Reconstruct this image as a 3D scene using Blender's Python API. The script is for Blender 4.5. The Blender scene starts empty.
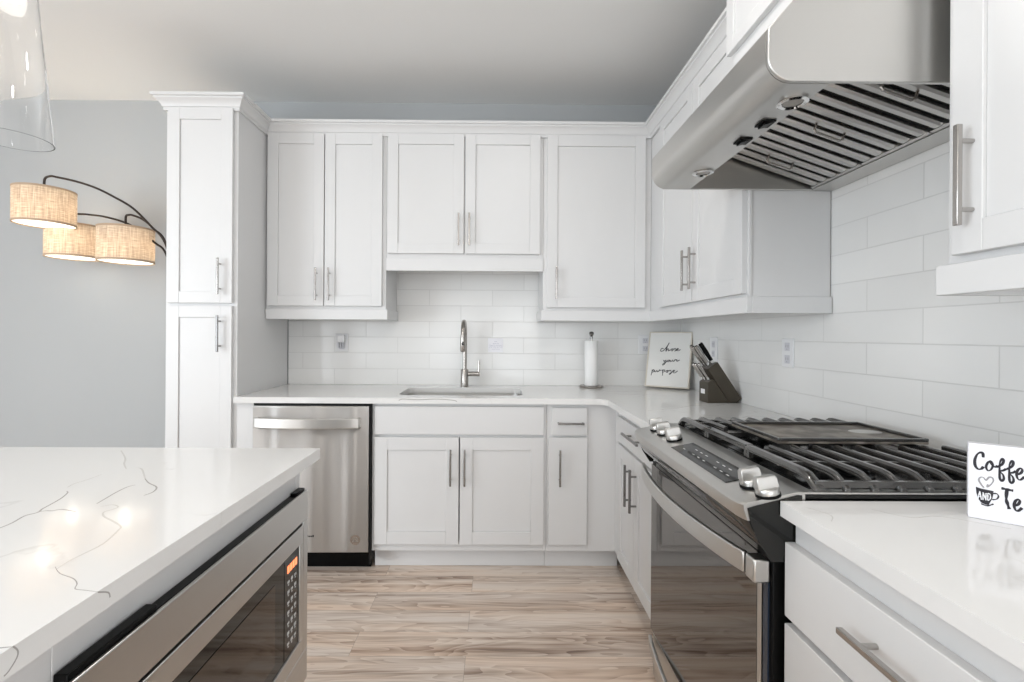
import bpy, bmesh, math, random
from mathutils import Vector, Matrix
random.seed(7)
scene = bpy.context.scene
col = scene.collection
PI = math.pi

# ------------------------------------------------------------------ camera, world, light
cam_d = bpy.data.cameras.new('camera')
cam = bpy.data.objects.new('camera', cam_d)
col.objects.link(cam)
cam_d.sensor_width = 36.0
cam_d.lens = 474.93 / 1024 * 36.0
cam_d.shift_x = 12.26 / 1024
cam_d.shift_y = -6.26 / 1024
cam_d.clip_start = 0.02
cam.matrix_world = (Matrix.Translation((-1.2179, -3.1014, 1.243)) @ Matrix.Rotation(-0.0068, 4, 'Z')
                    @ Matrix.Rotation(PI / 2, 4, 'X') @ Matrix.Rotation(0.0061, 4, 'Z'))
scene.camera = cam

world = bpy.data.worlds.new('world')
scene.world = world
world.use_nodes = True
world.node_tree.nodes['Background'].inputs[0].default_value = (0.85, 0.92, 1.0, 1)
world.node_tree.nodes['Background'].inputs[1].default_value = 1.0

scene.view_settings.view_transform = 'Standard'
scene.view_settings.look = 'None'
scene.view_settings.exposure = 0.37
scene.view_settings.gamma = 1.0
scene.view_settings.use_curve_mapping = False
scene.cycles.use_denoising = True
scene.cycles.max_bounces = 10
scene.cycles.diffuse_bounces = 5
scene.cycles.transmission_bounces = 8
scene.cycles.sample_clamp_indirect = 8.0

WARM = (1.0, 0.965, 0.92)
COOL = (0.85, 0.93, 1.0)


def W(x, y, z):
    """x = metres out from the right wall, y = metres out from the back wall, z = height."""
    return Vector((-x, -y, z))


def area(name, loc, rot, sx, sy, power, color, shape='RECTANGLE'):
    l = bpy.data.lights.new(name, 'AREA')
    l.shape = shape
    l.size = sx
    l.size_y = sy
    l.energy = power
    l.color = color
    o = bpy.data.objects.new(name, l)
    o.location = loc
    o.rotation_euler = rot
    col.objects.link(o)
    return o


# daylight through the dining-room window (left) and from unseen lights added behind the camera
area('window_and_fill_light', W(6.35, 4.7, 1.35), (0, -PI / 2, 0), 1.9, 3.4, 142, COOL)
for (x, w, pw) in ((0.8, 1.1, 20), (2.3, 0.9, 14), (4.25, 0.45, 11), (5.3, 0.45, 11)):  # added lights, split to give upright bands in the dishwasher steel
    area('window_and_fill_light', W(x, 8.0, 1.05), (PI / 2, 0, 0), w, 1.95, pw, (0.90, 0.95, 1.0))
area('window_and_fill_light', W(0.06, 5.3, 1.25), (0, PI / 2, 0), 1.8, 1.9, 34, (0.95, 0.97, 1.0))  # added fill from the right, brightens the pantry side
# recessed ceiling lights of the kitchen
for (x, y) in ((1.0, 1.75), (1.15, 3.0), (2.9, 3.6), (1.3, 4.6), (4.4, 2.6)):
    area('ceiling_downlight', W(x, y, 2.742), (0, 0, 0), 0.15, 0.15, 4.8, WARM, 'DISK')


# bulb of the island pendant; two more unseen lights added to brighten the ceiling
for y, pw in ((1.91, 0.8), (2.85, 1.2), (3.7, 2.0)):
    l = bpy.data.lights.new('pendant_and_fill_light', 'POINT')
    l.energy = pw
    l.color = (1.0, 0.97, 0.93)
    l.shadow_soft_size = 0.025
    o = bpy.data.objects.new('pendant_and_fill_light', l)
    o.location = W(2.43, y, 2.095)
    col.objects.link(o)


# ------------------------------------------------------------------ materials
def newmat(name):
    m = bpy.data.materials.new(name)
    m.use_nodes = True
    return m, m.node_tree, m.node_tree.nodes['Principled BSDF']


def mat(name, color, rough=0.5, metal=0.0, bump=0.0, bscale=60, spec=0.5, coat=0.0, emit=None, es=0):
    m, nt, b = newmat(name)
    b.inputs['Base Color'].default_value = (*color, 1)
    b.inputs['Roughness'].default_value = rough
    b.inputs['Metallic'].default_value = metal
    b.inputs['Specular IOR Level'].default_value = spec
    b.inputs['Coat Weight'].default_value = coat
    if emit:
        b.inputs['Emission Color'].default_value = (*emit, 1)
        b.inputs['Emission Strength'].default_value = es
    # fine procedural break-up
    tc = nt.nodes.new('ShaderNodeTexCoord')
    n = nt.nodes.new('ShaderNodeTexNoise')
    n.inputs['Scale'].default_value = bscale
    n.inputs['Detail'].default_value = 4
    nt.links.new(tc.outputs['Object'], n.inputs['Vector'])
    mr = nt.nodes.new('ShaderNodeMapRange')
    mr.inputs['To Min'].default_value = max(0.0, rough - 0.04)
    mr.inputs['To Max'].default_value = min(1.0, rough + 0.04)
    nt.links.new(n.outputs['Fac'], mr.inputs['Value'])
    nt.links.new(mr.outputs['Result'], b.inputs['Roughness'])
    if bump:
        bp = nt.nodes.new('ShaderNodeBump')
        bp.inputs['Strength'].default_value = bump
        bp.inputs['Distance'].default_value = 0.002
        nt.links.new(n.outputs['Fac'], bp.inputs['Height'])
        nt.links.new(bp.outputs['Normal'], b.inputs['Normal'])
    return m


def steel(name, color=(0.60, 0.59, 0.57), rough=0.33, axis=0, var=0.03):
    """brushed steel: noise stretched along the brushing axis"""
    m, nt, b = newmat(name)
    tc = nt.nodes.new('ShaderNodeTexCoord')
    mp = nt.nodes.new('ShaderNodeMapping')
    s = [520, 520, 520]
    s[axis] = 3
    mp.inputs['Scale'].default_value = s
    n = nt.nodes.new('ShaderNodeTexNoise')
    n.inputs['Scale'].default_value = 1
    n.inputs['Detail'].default_value = 3
    nt.links.new(tc.outputs['Object'], mp.inputs['Vector'])
    nt.links.new(mp.outputs['Vector'], n.inputs['Vector'])
    mr = nt.nodes.new('ShaderNodeMapRange')
    mr.inputs['To Min'].default_value = rough - var / 2
    mr.inputs['To Max'].default_value = rough + var / 2
    nt.links.new(n.outputs['Fac'], mr.inputs['Value'])
    nt.links.new(mr.outputs['Result'], b.inputs['Roughness'])
    mx = nt.nodes.new('ShaderNodeMix')
    mx.data_type = 'RGBA'
    mx.inputs['A'].default_value = (*[c * 0.985 for c in color], 1)
    mx.inputs['B'].default_value = (*[min(1, c * 1.01) for c in color], 1)
    nt.links.new(n.outputs['Fac'], mx.inputs['Factor'])
    nt.links.new(mx.outputs['Result'], b.inputs['Base Color'])
    b.inputs['Metallic'].default_value = 1.0
    bp = nt.nodes.new('ShaderNodeBump')
    bp.inputs['Strength'].default_value = 0.004
    bp.inputs['Distance'].default_value = 0.001
    nt.links.new(n.outputs['Fac'], bp.inputs['Height'])
    nt.links.new(bp.outputs['Normal'], b.inputs['Normal'])
    return m


def tile_mat(name, horiz, phase):
    """4 x 16 inch glossy white tiles in running bond; horiz = axis index along the wall"""
    m, nt, b = newmat(name)
    tc = nt.nodes.new('ShaderNodeTexCoord')
    sp = nt.nodes.new('ShaderNodeSeparateXYZ')
    cb = nt.nodes.new('ShaderNodeCombineXYZ')
    nt.links.new(tc.outputs['Object'], sp.inputs[0])
    ax = nt.nodes.new('ShaderNodeMath')
    ax.inputs[1].default_value = phase
    nt.links.new(sp.outputs[horiz], ax.inputs[0])
    nt.links.new(ax.outputs[0], cb.inputs[0])
    az = nt.nodes.new('ShaderNodeMath')
    az.inputs[1].default_value = -0.914 + 0.1032 * 10
    nt.links.new(sp.outputs[2], az.inputs[0])
    nt.links.new(az.outputs[0], cb.inputs[1])
    br = nt.nodes.new('ShaderNodeTexBrick')
    br.offset = 0.5
    br.inputs['Scale'].default_value = 1
    br.inputs['Brick Width'].default_value = 0.41
    br.inputs['Row Height'].default_value = 0.1032
    br.inputs['Mortar Size'].default_value = 0.0017
    br.inputs['Mortar Smooth'].default_value = 0.1
    br.inputs['Color1'].default_value = (0.80, 0.795, 0.78, 1)
    br.inputs['Color2'].default_value = (0.83, 0.825, 0.81, 1)
    br.inputs['Mortar'].default_value = (0.66, 0.655, 0.64, 1)
    nt.links.new(cb.outputs[0], br.inputs['Vector'])
    nt.links.new(br.outputs['Color'], b.inputs['Base Color'])
    inv = nt.nodes.new('ShaderNodeMath')
    inv.operation = 'SUBTRACT'
    inv.inputs[0].default_value = 1
    nt.links.new(br.outputs['Fac'], inv.inputs[1])
    bp = nt.nodes.new('ShaderNodeBump')
    bp.inputs['Strength'].default_value = 0.5
    bp.inputs['Distance'].default_value = 0.0015
    nt.links.new(inv.outputs[0], bp.inputs['Height'])
    nt.links.new(bp.outputs['Normal'], b.inputs['Normal'])
    mr = nt.nodes.new('ShaderNodeMapRange')
    mr.inputs['To Min'].default_value = 0.14
    mr.inputs['To Max'].default_value = 0.7
    nt.links.new(br.outputs['Fac'], mr.inputs['Value'])
    nt.links.new(mr.outputs['Result'], b.inputs['Roughness'])
    return m


def floor_mat():
    """greyed oak vinyl planks laid along x"""
    m, nt, b = newmat('oak_planks')
    L = nt.links.new
    N = nt.nodes.new
    tc = N('ShaderNodeTexCoord')
    br = N('ShaderNodeTexBrick')
    br.offset = 0.37
    br.offset_frequency = 2
    br.inputs['Scale'].default_value = 1
    br.inputs['Brick Width'].default_value = 1.22
    br.inputs['Row Height'].default_value = 0.152
    br.inputs['Mortar Size'].default_value = 0.0007
    br.inputs['Color1'].default_value = (0, 0, 0, 1)
    br.inputs['Color2'].default_value = (1, 1, 1, 1)
    br.inputs['Mortar'].default_value = (0.5, 0.5, 0.5, 1)
    mpb = N('ShaderNodeMapping')
    mpb.inputs['Location'].default_value = (0.11, 0.05, 0)
    L(tc.outputs['Object'], mpb.inputs['Vector'])
    L(mpb.outputs['Vector'], br.inputs['Vector'])
    # long soft grain, different in every plank
    off = N('ShaderNodeVectorMath')
    off.operation = 'SCALE'
    off.inputs['Scale'].default_value = 37.0
    L(br.outputs['Color'], off.inputs[0])
    add = N('ShaderNodeVectorMath')
    L(tc.outputs['Object'], add.inputs[0])
    L(off.outputs['Vector'], add.inputs[1])
    mp = N('ShaderNodeMapping')
    mp.inputs['Scale'].default_value = (0.55, 13, 1)
    L(add.outputs['Vector'], mp.inputs['Vector'])
    n1 = N('ShaderNodeTexNoise')
    n1.inputs['Scale'].default_value = 1.9
    n1.inputs['Detail'].default_value = 6
    n1.inputs['Roughness'].default_value = 0.55
    n1.inputs['Distortion'].default_value = 0.45
    L(mp.outputs['Vector'], n1.inputs['Vector'])
    # cathedral figure: rings of a stretched noise
    mp2 = N('ShaderNodeMapping')
    mp2.inputs['Scale'].default_value = (1.3, 9, 1)
    L(add.outputs['Vector'], mp2.inputs['Vector'])
    n2 = N('ShaderNodeTexNoise')
    n2.inputs['Scale'].default_value = 1.0
    n2.inputs['Detail'].default_value = 2
    n2.inputs['Distortion'].default_value = 0.4
    L(mp2.outputs['Vector'], n2.inputs['Vector'])
    mu = N('ShaderNodeMath')
    mu.operation = 'MULTIPLY'
    mu.inputs[1].default_value = 16
    L(n2.outputs['Fac'], mu.inputs[0])
    fr = N('ShaderNodeMath')
    fr.operation = 'FRACT'
    L(mu.outputs[0], fr.inputs[0])
    # fine pores
    mp3 = N('ShaderNodeMapping')
    mp3.inputs['Scale'].default_value = (5, 150, 1)
    L(add.outputs['Vector'], mp3.inputs['Vector'])
    n3 = N('ShaderNodeTexNoise')
    n3.inputs['Scale'].default_value = 1
    n3.inputs['Detail'].default_value = 3
    L(mp3.outputs['Vector'], n3.inputs['Vector'])
    m1 = N('ShaderNodeMath')
    m1.operation = 'MULTIPLY_ADD'
    m1.inputs[1].default_value = 0.15
    L(fr.outputs[0], m1.inputs[0])
    L(n1.outputs['Fac'], m1.inputs[2])
    m2 = N('ShaderNodeMath')
    m2.operation = 'MULTIPLY_ADD'
    m2.inputs[1].default_value = 0.22
    L(n3.outputs['Fac'], m2.inputs[0])
    L(m1.outputs[0], m2.inputs[2])
    sep = N('ShaderNodeSeparateColor')
    L(br.outputs['Color'], sep.inputs[0])
    m3 = N('ShaderNodeMath')
    m3.operation = 'MULTIPLY_ADD'
    m3.inputs[1].default_value = 0.10
    L(sep.outputs[0], m3.inputs[0])
    L(m2.outputs[0], m3.inputs[2])
    cr = N('ShaderNodeValToRGB')
    e = cr.color_ramp.elements
    e[0].position = 0.44
    e[0].color = (0.205, 0.135, 0.100, 1)
    e[1].position = 0.84
    e[1].color = (0.76, 0.66, 0.575, 1)
    k = e.new(0.56)
    k.color = (0.40, 0.297, 0.232, 1)
    k = e.new(0.68)
    k.color = (0.60, 0.485, 0.40, 1)
    L(m3.outputs[0], cr.inputs['Fac'])
    mx = N('ShaderNodeMix')
    mx.data_type = 'RGBA'
    mx.inputs['B'].default_value = (0.33, 0.26, 0.21, 1)
    L(br.outputs['Fac'], mx.inputs['Factor'])
    # greyed and reddish drifts along the boards
    mp4 = N('ShaderNodeMapping')
    mp4.inputs['Scale'].default_value = (0.8, 7, 1)
    L(add.outputs['Vector'], mp4.inputs['Vector'])
    n4 = N('ShaderNodeTexNoise')
    n4.inputs['Scale'].default_value = 1.3
    n4.inputs['Detail'].default_value = 3
    L(mp4.outputs['Vector'], n4.inputs['Vector'])
    cr2 = N('ShaderNodeValToRGB')
    g = cr2.color_ramp.elements
    g[0].position = 0.36
    g[0].color = (1.0, 0.93, 0.87, 1)
    g[1].position = 0.64
    g[1].color = (0.94, 0.955, 0.98, 1)
    k = g.new(0.5)
    k.color = (1, 1, 1, 1)
    L(n4.outputs['Fac'], cr2.inputs['Fac'])
    mg = N('ShaderNodeMix')
    mg.data_type = 'RGBA'
    mg.blend_type = 'MULTIPLY'
    mg.inputs['Factor'].default_value = 1
    L(cr.outputs['Color'], mg.inputs['A'])
    L(cr2.outputs['Color'], mg.inputs['B'])
    L(mg.outputs['Result'], mx.inputs['A'])
    L(mx.outputs['Result'], b.inputs['Base Color'])
    b.inputs['Roughness'].default_value = 0.36
    bp = N('ShaderNodeBump')
    bp.inputs['Strength'].default_value = 0.12
    bp.inputs['Distance'].default_value = 0.002
    L(m2.outputs[0], bp.inputs['Height'])
    L(bp.outputs['Normal'], b.inputs['Normal'])
    return m


def quartz_mat():
    m, nt, b = newmat('white_quartz')
    L = nt.links.new
    N = nt.nodes.new
    tc = N('ShaderNodeTexCoord')
    nz = N('ShaderNodeTexNoise')
    nz.inputs['Scale'].default_value = 2.2
    nz.inputs['Detail'].default_value = 6
    L(tc.outputs['Object'], nz.inputs['Vector'])
    sub = N('ShaderNodeMath')
    sub.operation = 'SUBTRACT'
    sub.inputs[1].default_value = 0.5
    L(nz.outputs['Fac'], sub.inputs[0])
    ab = N('ShaderNodeMath')
    ab.operation = 'ABSOLUTE'
    L(sub.outputs[0], ab.inputs[0])
    mr = N('ShaderNodeMapRange')
    mr.inputs['From Max'].default_value = 0.009
    mr.inputs['To Min'].default_value = 1
    mr.inputs['To Max'].default_value = 0
    L(ab.outputs[0], mr.inputs['Value'])
    n2 = N('ShaderNodeTexNoise')
    n2.inputs['Scale'].default_value = 2.7
    n2.inputs['Detail'].default_value = 3
    mp = N('ShaderNodeMapping')
    mp.inputs['Location'].default_value = (5.3, 2.1, 0.7)
    L(tc.outputs['Object'], mp.inputs['Vector'])
    L(mp.outputs['Vector'], n2.inputs['Vector'])
    mr2 = N('ShaderNodeMapRange')
    mr2.inputs['From Min'].default_value = 0.53
    mr2.inputs['From Max'].default_value = 0.66
    mr2.inputs['To Max'].default_value = 0.42
    L(n2.outputs['Fac'], mr2.inputs['Value'])
    mu = N('ShaderNodeMath')
    mu.operation = 'MULTIPLY'
    L(mr.outputs['Result'], mu.inputs[0])
    L(mr2.outputs['Result'], mu.inputs[1])
    mx = N('ShaderNodeMix')
    mx.data_type = 'RGBA'
    mx.inputs['A'].default_value = (0.76, 0.755, 0.745, 1)
    mx.inputs['B'].default_value = (0.42, 0.40, 0.385, 1)
    L(mu.outputs[0], mx.inputs['Factor'])
    L(mx.outputs['Result'], b.inputs['Base Color'])
    b.inputs['Roughness'].default_value = 0.10
    return m


def burlap_mat():
    m, nt, b = newmat('burlap_shade')
    L = nt.links.new
    N = nt.nodes.new
    out = nt.nodes['Material Output']
    tc = N('ShaderNodeTexCoord')
    sp = N('ShaderNodeSeparateXYZ')
    L(tc.outputs['Object'], sp.inputs[0])
    at = N('ShaderNodeMath')
    at.operation = 'ARCTAN2'
    L(sp.outputs[0], at.inputs[0])
    L(sp.outputs[1], at.inputs[1])
    cb = N('ShaderNodeCombineXYZ')
    L(at.outputs[0], cb.inputs[0])
    L(sp.outputs[2], cb.inputs[1])

    def threads(sx, sz):
        mp = N('ShaderNodeMapping')
        mp.inputs['Scale'].default_value = (sx, sz, 1)
        L(cb.outputs[0], mp.inputs['Vector'])
        n = N('ShaderNodeTexNoise')
        n.inputs['Scale'].default_value = 1
        n.inputs['Detail'].default_value = 2
        L(mp.outputs['Vector'], n.inputs['Vector'])
        return n
    a = threads(34, 10)
    c = threads(2.5, 260)
    sm = N('ShaderNodeMath')
    L(a.outputs['Fac'], sm.inputs[0])
    L(c.outputs['Fac'], sm.inputs[1])
    cr = N('ShaderNodeValToRGB')
    e = cr.color_ramp.elements
    e[0].position = 0.36
    e[0].color = (0.50, 0.40, 0.31, 1)
    e[1].position = 0.62
    e[1].color = (0.88, 0.81, 0.71, 1)
    hf = N('ShaderNodeMath')
    hf.operation = 'MULTIPLY'
    hf.inputs[1].default_value = 0.5
    L(sm.outputs[0], hf.inputs[0])
    L(hf.outputs[0], cr.inputs['Fac'])
    d = N('ShaderNodeBsdfDiffuse')
    t = N('ShaderNodeBsdfTranslucent')
    L(cr.outputs['Color'], d.inputs['Color'])
    L(cr.outputs['Color'], t.inputs['Color'])
    mx = N('ShaderNodeMixShader')
    mx.inputs[0].default_value = 0.55
    L(d.outputs[0], mx.inputs[1])
    L(t.outputs[0], mx.inputs[2])
    L(mx.outputs[0], out.inputs['Surface'])
    return m


def glass_mat(name, tint=(1, 1, 1), rough=0.0):
    m, nt, b = newmat(name)
    b.inputs['Base Color'].default_value = (*tint, 1)
    b.inputs['Transmission Weight'].default_value = 1
    b.inputs['IOR'].default_value = 1.45
    b.inputs['Roughness'].default_value = rough
    return m


M_white = mat('white_cabinet_paint', (0.70, 0.70, 0.70), 0.36, bscale=25)
M_wall = mat('blue_grey_wall_paint', (0.447, 0.460, 0.466), 0.75, bump=0.05, bscale=300)
M_ceil = mat('ceiling_paint', (0.83, 0.83, 0.82), 0.85, bump=0.05, bscale=300)
M_trim = mat('white_trim_paint', (0.80, 0.80, 0.79), 0.4)
M_floor = floor_mat()
M_quartz = quartz_mat()
M_vein = mat('quartz_grey_vein', (0.40, 0.385, 0.37), 0.12, bscale=40)
M_vein2 = mat('quartz_pale_vein', (0.62, 0.605, 0.585), 0.12, bscale=40)
M_tileb = tile_mat('subway_tile', 0, 1.655 + 0.41 * 10)
M_tiler = tile_mat('subway_tile_side', 1, 1.762 + 0.41 * 10)
M_steel = steel('brushed_steel', axis=0)
M_steely = steel('brushed_steel_long', axis=1)
M_steelz = steel('brushed_steel_upright', axis=2, rough=0.30)
M_dwsteel = steel('dishwasher_steel', (0.53, 0.515, 0.50), 0.37, axis=0)
_b = M_dwsteel.node_tree.nodes['Principled BSDF']          # horizontally brushed: reflections smear upright
_t = M_dwsteel.node_tree.nodes.new('ShaderNodeTangent')
_t.direction_type = 'RADIAL'
_t.axis = 'Z'
M_dwsteel.node_tree.links.new(_t.outputs[0], _b.inputs['Tangent'])
_b.inputs['Anisotropic'].default_value = 1.0
_b.inputs['Anisotropic Rotation'].default_value = 0.25
_g = M_dwsteel.node_tree                                     # rolled sheet is never quite flat: slight upright waves
_tc = _g.nodes.new('ShaderNodeTexCoord')
_mp = _g.nodes.new('ShaderNodeMapping')
_mp.inputs['Scale'].default_value = (7, 0.01, 0.25)
_nz = _g.nodes.new('ShaderNodeTexNoise')
_nz.inputs['Scale'].default_value = 1
_nz.inputs['Detail'].default_value = 0
_bp = _g.nodes.new('ShaderNodeBump')
_bp.inputs['Strength'].default_value = 0.5
_bp.inputs['Distance'].default_value = 0.06
_g.links.new(_tc.outputs['Object'], _mp.inputs['Vector'])
_g.links.new(_mp.outputs['Vector'], _nz.inputs['Vector'])
_g.links.new(_nz.outputs['Fac'], _bp.inputs['Height'])
_g.links.new(_bp.outputs['Normal'], _b.inputs['Normal'])
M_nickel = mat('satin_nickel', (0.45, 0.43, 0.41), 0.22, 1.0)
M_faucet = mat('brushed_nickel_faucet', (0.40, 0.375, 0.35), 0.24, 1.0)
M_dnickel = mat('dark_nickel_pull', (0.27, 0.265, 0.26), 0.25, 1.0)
M_chrome = mat('polished_chrome', (0.80, 0.80, 0.80), 0.08, 1.0)
M_black = mat('black_plastic', (0.004, 0.004, 0.004), 0.3, spec=0.12)
M_gap = mat('dark_recess', (0.008, 0.008, 0.008), 0.8)  # near-black stands in for the shade inside gaps
M_enamel = mat('black_enamel_cooktop', (0.006, 0.006, 0.006), 0.12, spec=0.35)
M_iron = mat('cast_iron_grate', (0.030, 0.028, 0.026), 0.24, 0.0, bump=0.05, bscale=200, spec=0.8, coat=0.8)
M_griddle = mat('seasoned_griddle', (0.085, 0.072, 0.058), 0.42, 0.2, bump=0.1, bscale=25)
_nt = M_griddle.node_tree                    # worn, blotchy seasoning
_tc = _nt.nodes.new('ShaderNodeTexCoord')
_n = _nt.nodes.new('ShaderNodeTexNoise')
_n.inputs['Scale'].default_value = 16
_n.inputs['Detail'].default_value = 7
_nt.links.new(_tc.outputs['Object'], _n.inputs['Vector'])
_r = _nt.nodes.new('ShaderNodeValToRGB')
_r.color_ramp.elements[0].position = 0.42
_r.color_ramp.elements[0].color = (0.10, 0.085, 0.07, 1)
_r.color_ramp.elements[1].position = 0.62
_r.color_ramp.elements[1].color = (0.26, 0.235, 0.20, 1)
_nt.links.new(_n.outputs['Fac'], _r.inputs['Fac'])
_nt.links.new(_r.outputs['Color'], _nt.nodes['Principled BSDF'].inputs['Base Color'])
M_mirror = mat('mirrored_oven_glass', (0.19, 0.18, 0.17), 0.03, 1.0, bscale=8)
M_dglass = mat('dark_glossy_glass', (0.008, 0.008, 0.007), 0.04, spec=0.5)
M_mwglass = mat('microwave_window_glass', (0.11, 0.095, 0.083), 0.05, 0.9)
M_light = mat('grey_print', (0.55, 0.55, 0.54), 0.5)
M_orange = mat('lit_orange_digits', (0.9, 0.2, 0.08), 0.4, emit=(1.0, 0.25, 0.1), es=1.2)
M_film = mat('blue_dark_strip', (0.02, 0.03, 0.05), 0.2)
M_paper = mat('white_paper', (0.86, 0.86, 0.85), 0.9, bump=0.3, bscale=140)
M_card = mat('card_white', (0.86, 0.86, 0.90), 0.6)
M_ink = mat('black_ink', (0.02, 0.018, 0.025), 0.6)
M_inkgrey = mat('grey_ink', (0.34, 0.33, 0.34), 0.6)
M_inkblue = mat('faint_blue_ink', (0.36, 0.36, 0.46), 0.6)
M_canvas = mat('sign_board_white', (0.80, 0.79, 0.76), 0.7, bump=0.1)
M_frame = mat('pale_wood_frame', (0.66, 0.61, 0.53), 0.6, bump=0.1)
M_darkwood = mat('dark_walnut_block', (0.050, 0.040, 0.026), 0.45, bump=0.2, bscale=30)
M_plate = mat('outlet_plastic', (0.80, 0.80, 0.81), 0.35)
M_socket = mat('outlet_socket_grey', (0.62, 0.62, 0.66), 0.4)
M_bronze = mat('oil_rubbed_bronze', (0.035, 0.026, 0.022), 0.35, 0.6)
M_burlap = burlap_mat()
M_trimfab = mat('shade_trim_band', (0.47, 0.36, 0.26), 0.8)
M_diffuser = mat('lit_diffuser', (0.9, 0.87, 0.8), 0.6, emit=(1.0, 0.93, 0.80), es=1.15)
M_glass = glass_mat('clear_glass')
M_bulb = mat('lit_bulb', (0.9, 0.9, 0.9), 0.3, emit=(1.0, 0.95, 0.88), es=5)
M_lampbulb = mat('lamp_bulb_glass', (0.9, 0.9, 0.9), 0.3, emit=(1.0, 0.9, 0.75), es=16)
M_lens = mat('frosted_lamp_lens', (0.25, 0.24, 0.22), 0.12)


# ------------------------------------------------------------------ mesh builder
def ident(u, p, z):
    return (u, p, z)


def RIGHT(u, p, z):          # cabinets on the right wall: u runs along the wall, p out of it
    return (p, u, z)


ISL_X = 1.765


def ISL(u, p, z):            # island face that looks at the range
    return (ISL_X - p, u, z)


class MB:
    def __init__(self, m=ident):
        self.v = []
        self.f = []
        self.mi = []
        self.m = m
        self.slot = 0

    def add(self, vs, fs):
        o = len(self.v)
        self.v += [W(*self.m(*p)) for p in vs]
        for f in fs:
            self.f.append([i + o for i in f])
            self.mi.append(self.slot)

    def box(self, a0, a1, b0, b1, c0, c1):
        vs = [(x, y, z) for x in (a0, a1) for y in (b0, b1) for z in (c0, c1)]
        self.add(vs, [(0, 1, 3, 2), (4, 6, 7, 5), (0, 4, 5, 1), (2, 3, 7, 6), (0, 2, 6, 4), (1, 5, 7, 3)])

    def extrude(self, poly, vec):
        """closed polygon of 3-d points swept by vec"""
        n = len(poly)
        vs = [tuple(p) for p in poly] + [tuple(p[i] + vec[i] for i in range(3)) for p in poly]
        fs = [list(range(n)), list(range(2 * n - 1, n - 1, -1))]
        fs += [(i, (i + 1) % n, n + (i + 1) % n, n + i) for i in range(n)]
        self.add(vs, fs)

    def loft(self, rings, cap=True, closed=True):
        n = len(rings[0])
        vs = [tuple(p) for r in rings for p in r]
        fs = []
        for k in range(len(rings) - 1):
            for i in range(n if closed else n - 1):
                j = (i + 1) % n
                fs.append((k * n + i, k * n + j, (k + 1) * n + j, (k + 1) * n + i))
        if cap:
            fs.append(list(range(n)))
            fs.append([(len(rings) - 1) * n + i for i in range(n)][::-1])
        self.add(vs, fs)

    def lathe(self, prof, c, n=28, axis='z', cap=True):
        """prof = [(radius, height)] about a line through c along axis (or a direction vector)"""
        dirs = {'x': Vector((1, 0, 0)), 'y': Vector((0, 1, 0)), 'z': Vector((0, 0, 1))}
        d = dirs[axis] if isinstance(axis, str) else Vector(axis).normalized()
        a = d.orthogonal().normalized() if abs(d.z) < 0.999 else Vector((1, 0, 0))
        b = d.cross(a)
        c = Vector(c)
        self.loft([[c + d * h + (a * math.cos(2 * PI * i / n) + b * math.sin(2 * PI * i / n)) * r for i in range(n)]
                   for r, h in prof], cap)

    def cyl(self, p0, p1, r, n=16, r1=None):
        p0, p1 = Vector(p0), Vector(p1)
        L = (p1 - p0).length
        self.lathe([(r, 0), (r if r1 is None else r1, L)], p0, n, tuple(p1 - p0))

    def tube(self, pts, r, n=10, rect=None, up=(0, 0, 1)):
        """swept tube; rect=(w,h) makes a flat bar, w along up x tangent, h along up"""
        pts = [Vector(p) for p in pts]
        up = Vector(up)
        rings = []
        prev = None
        for i, p in enumerate(pts):
            t = (pts[min(i + 1, len(pts) - 1)] - pts[max(i - 1, 0)]).normalized()
            if rect:
                s = t.cross(up).normalized()
                q = s.cross(t).normalized()
                w, h = rect[0] / 2, rect[1] / 2
                rings.append([p + s * w + q * h, p - s * w + q * h, p - s * w - q * h, p + s * w - q * h])
            else:
                if prev is None:
                    a = t.orthogonal().normalized()
                else:
                    a = (prev - t * prev.dot(t)).normalized()
                prev = a
                b = t.cross(a)
                rr = r[i] if isinstance(r, (list, tuple)) else r
                rings.append([p + (a * math.cos(2 * PI * k / n) + b * math.sin(2 * PI * k / n)) * rr for k in range(n)])
        self.loft(rings)

    def ribbon(self, pts, wid, O, U, V, Nn, th=0.0006):
        """flat painted stroke on a plane: pts are (u,v), O origin, U/V axes, Nn outward normal"""
        O, U, V, Nn = Vector(O), Vector(U), Vector(V), Vector(Nn)
        n = len(pts)
        lo = []
        for i, (u, v) in enumerate(pts):
            a = pts[max(i - 1, 0)]
            b = pts[min(i + 1, n - 1)]
            t = Vector((b[0] - a[0], b[1] - a[1]))
            if t.length < 1e-9:
                t = Vector((1, 0))
            t.normalize()
            w = (wid[i] if isinstance(wid, (list, tuple)) else wid) / 2
            s = Vector((-t.y, t.x)) * w
            L = O + U * (u + s.x) + V * (v + s.y)
            R = O + U * (u - s.x) + V * (v - s.y)
            lo.append([L + Nn * th, R + Nn * th, R, L])
        self.loft(lo)

    def slab(self, outer, holes, z0, z1):
        """flat slab with holes (outline in plan)"""
        bm = bmesh.new()
        for lp in [outer] + holes:
            vs = [bm.verts.new((x, y, z1)) for x, y in lp]
            for i in range(len(vs)):
                bm.edges.new((vs[i], vs[(i + 1) % len(vs)]))
        bmesh.ops.triangle_fill(bm, use_beauty=True, use_dissolve=False, edges=bm.edges[:])
        bm.verts.index_update()
        top = [tuple(v.co) for v in bm.verts]
        tf = [[v.index for v in f.verts] for f in bm.faces]
        n = len(top)
        self.add(top + [(x, y, z0) for x, y, _ in top],
                 tf + [[i + n for i in f][::-1] for f in tf])
        o = len(self.v) - 2 * n
        k = 0
        for lp in [outer] + holes:
            m = len(lp)
            for i in range(m):
                a, b_ = k + i, k + (i + 1) % m
                self.f.append([o + a, o + b_, o + n + b_, o + n + a])
                self.mi.append(self.slot)
            k += m
        bm.free()

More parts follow.
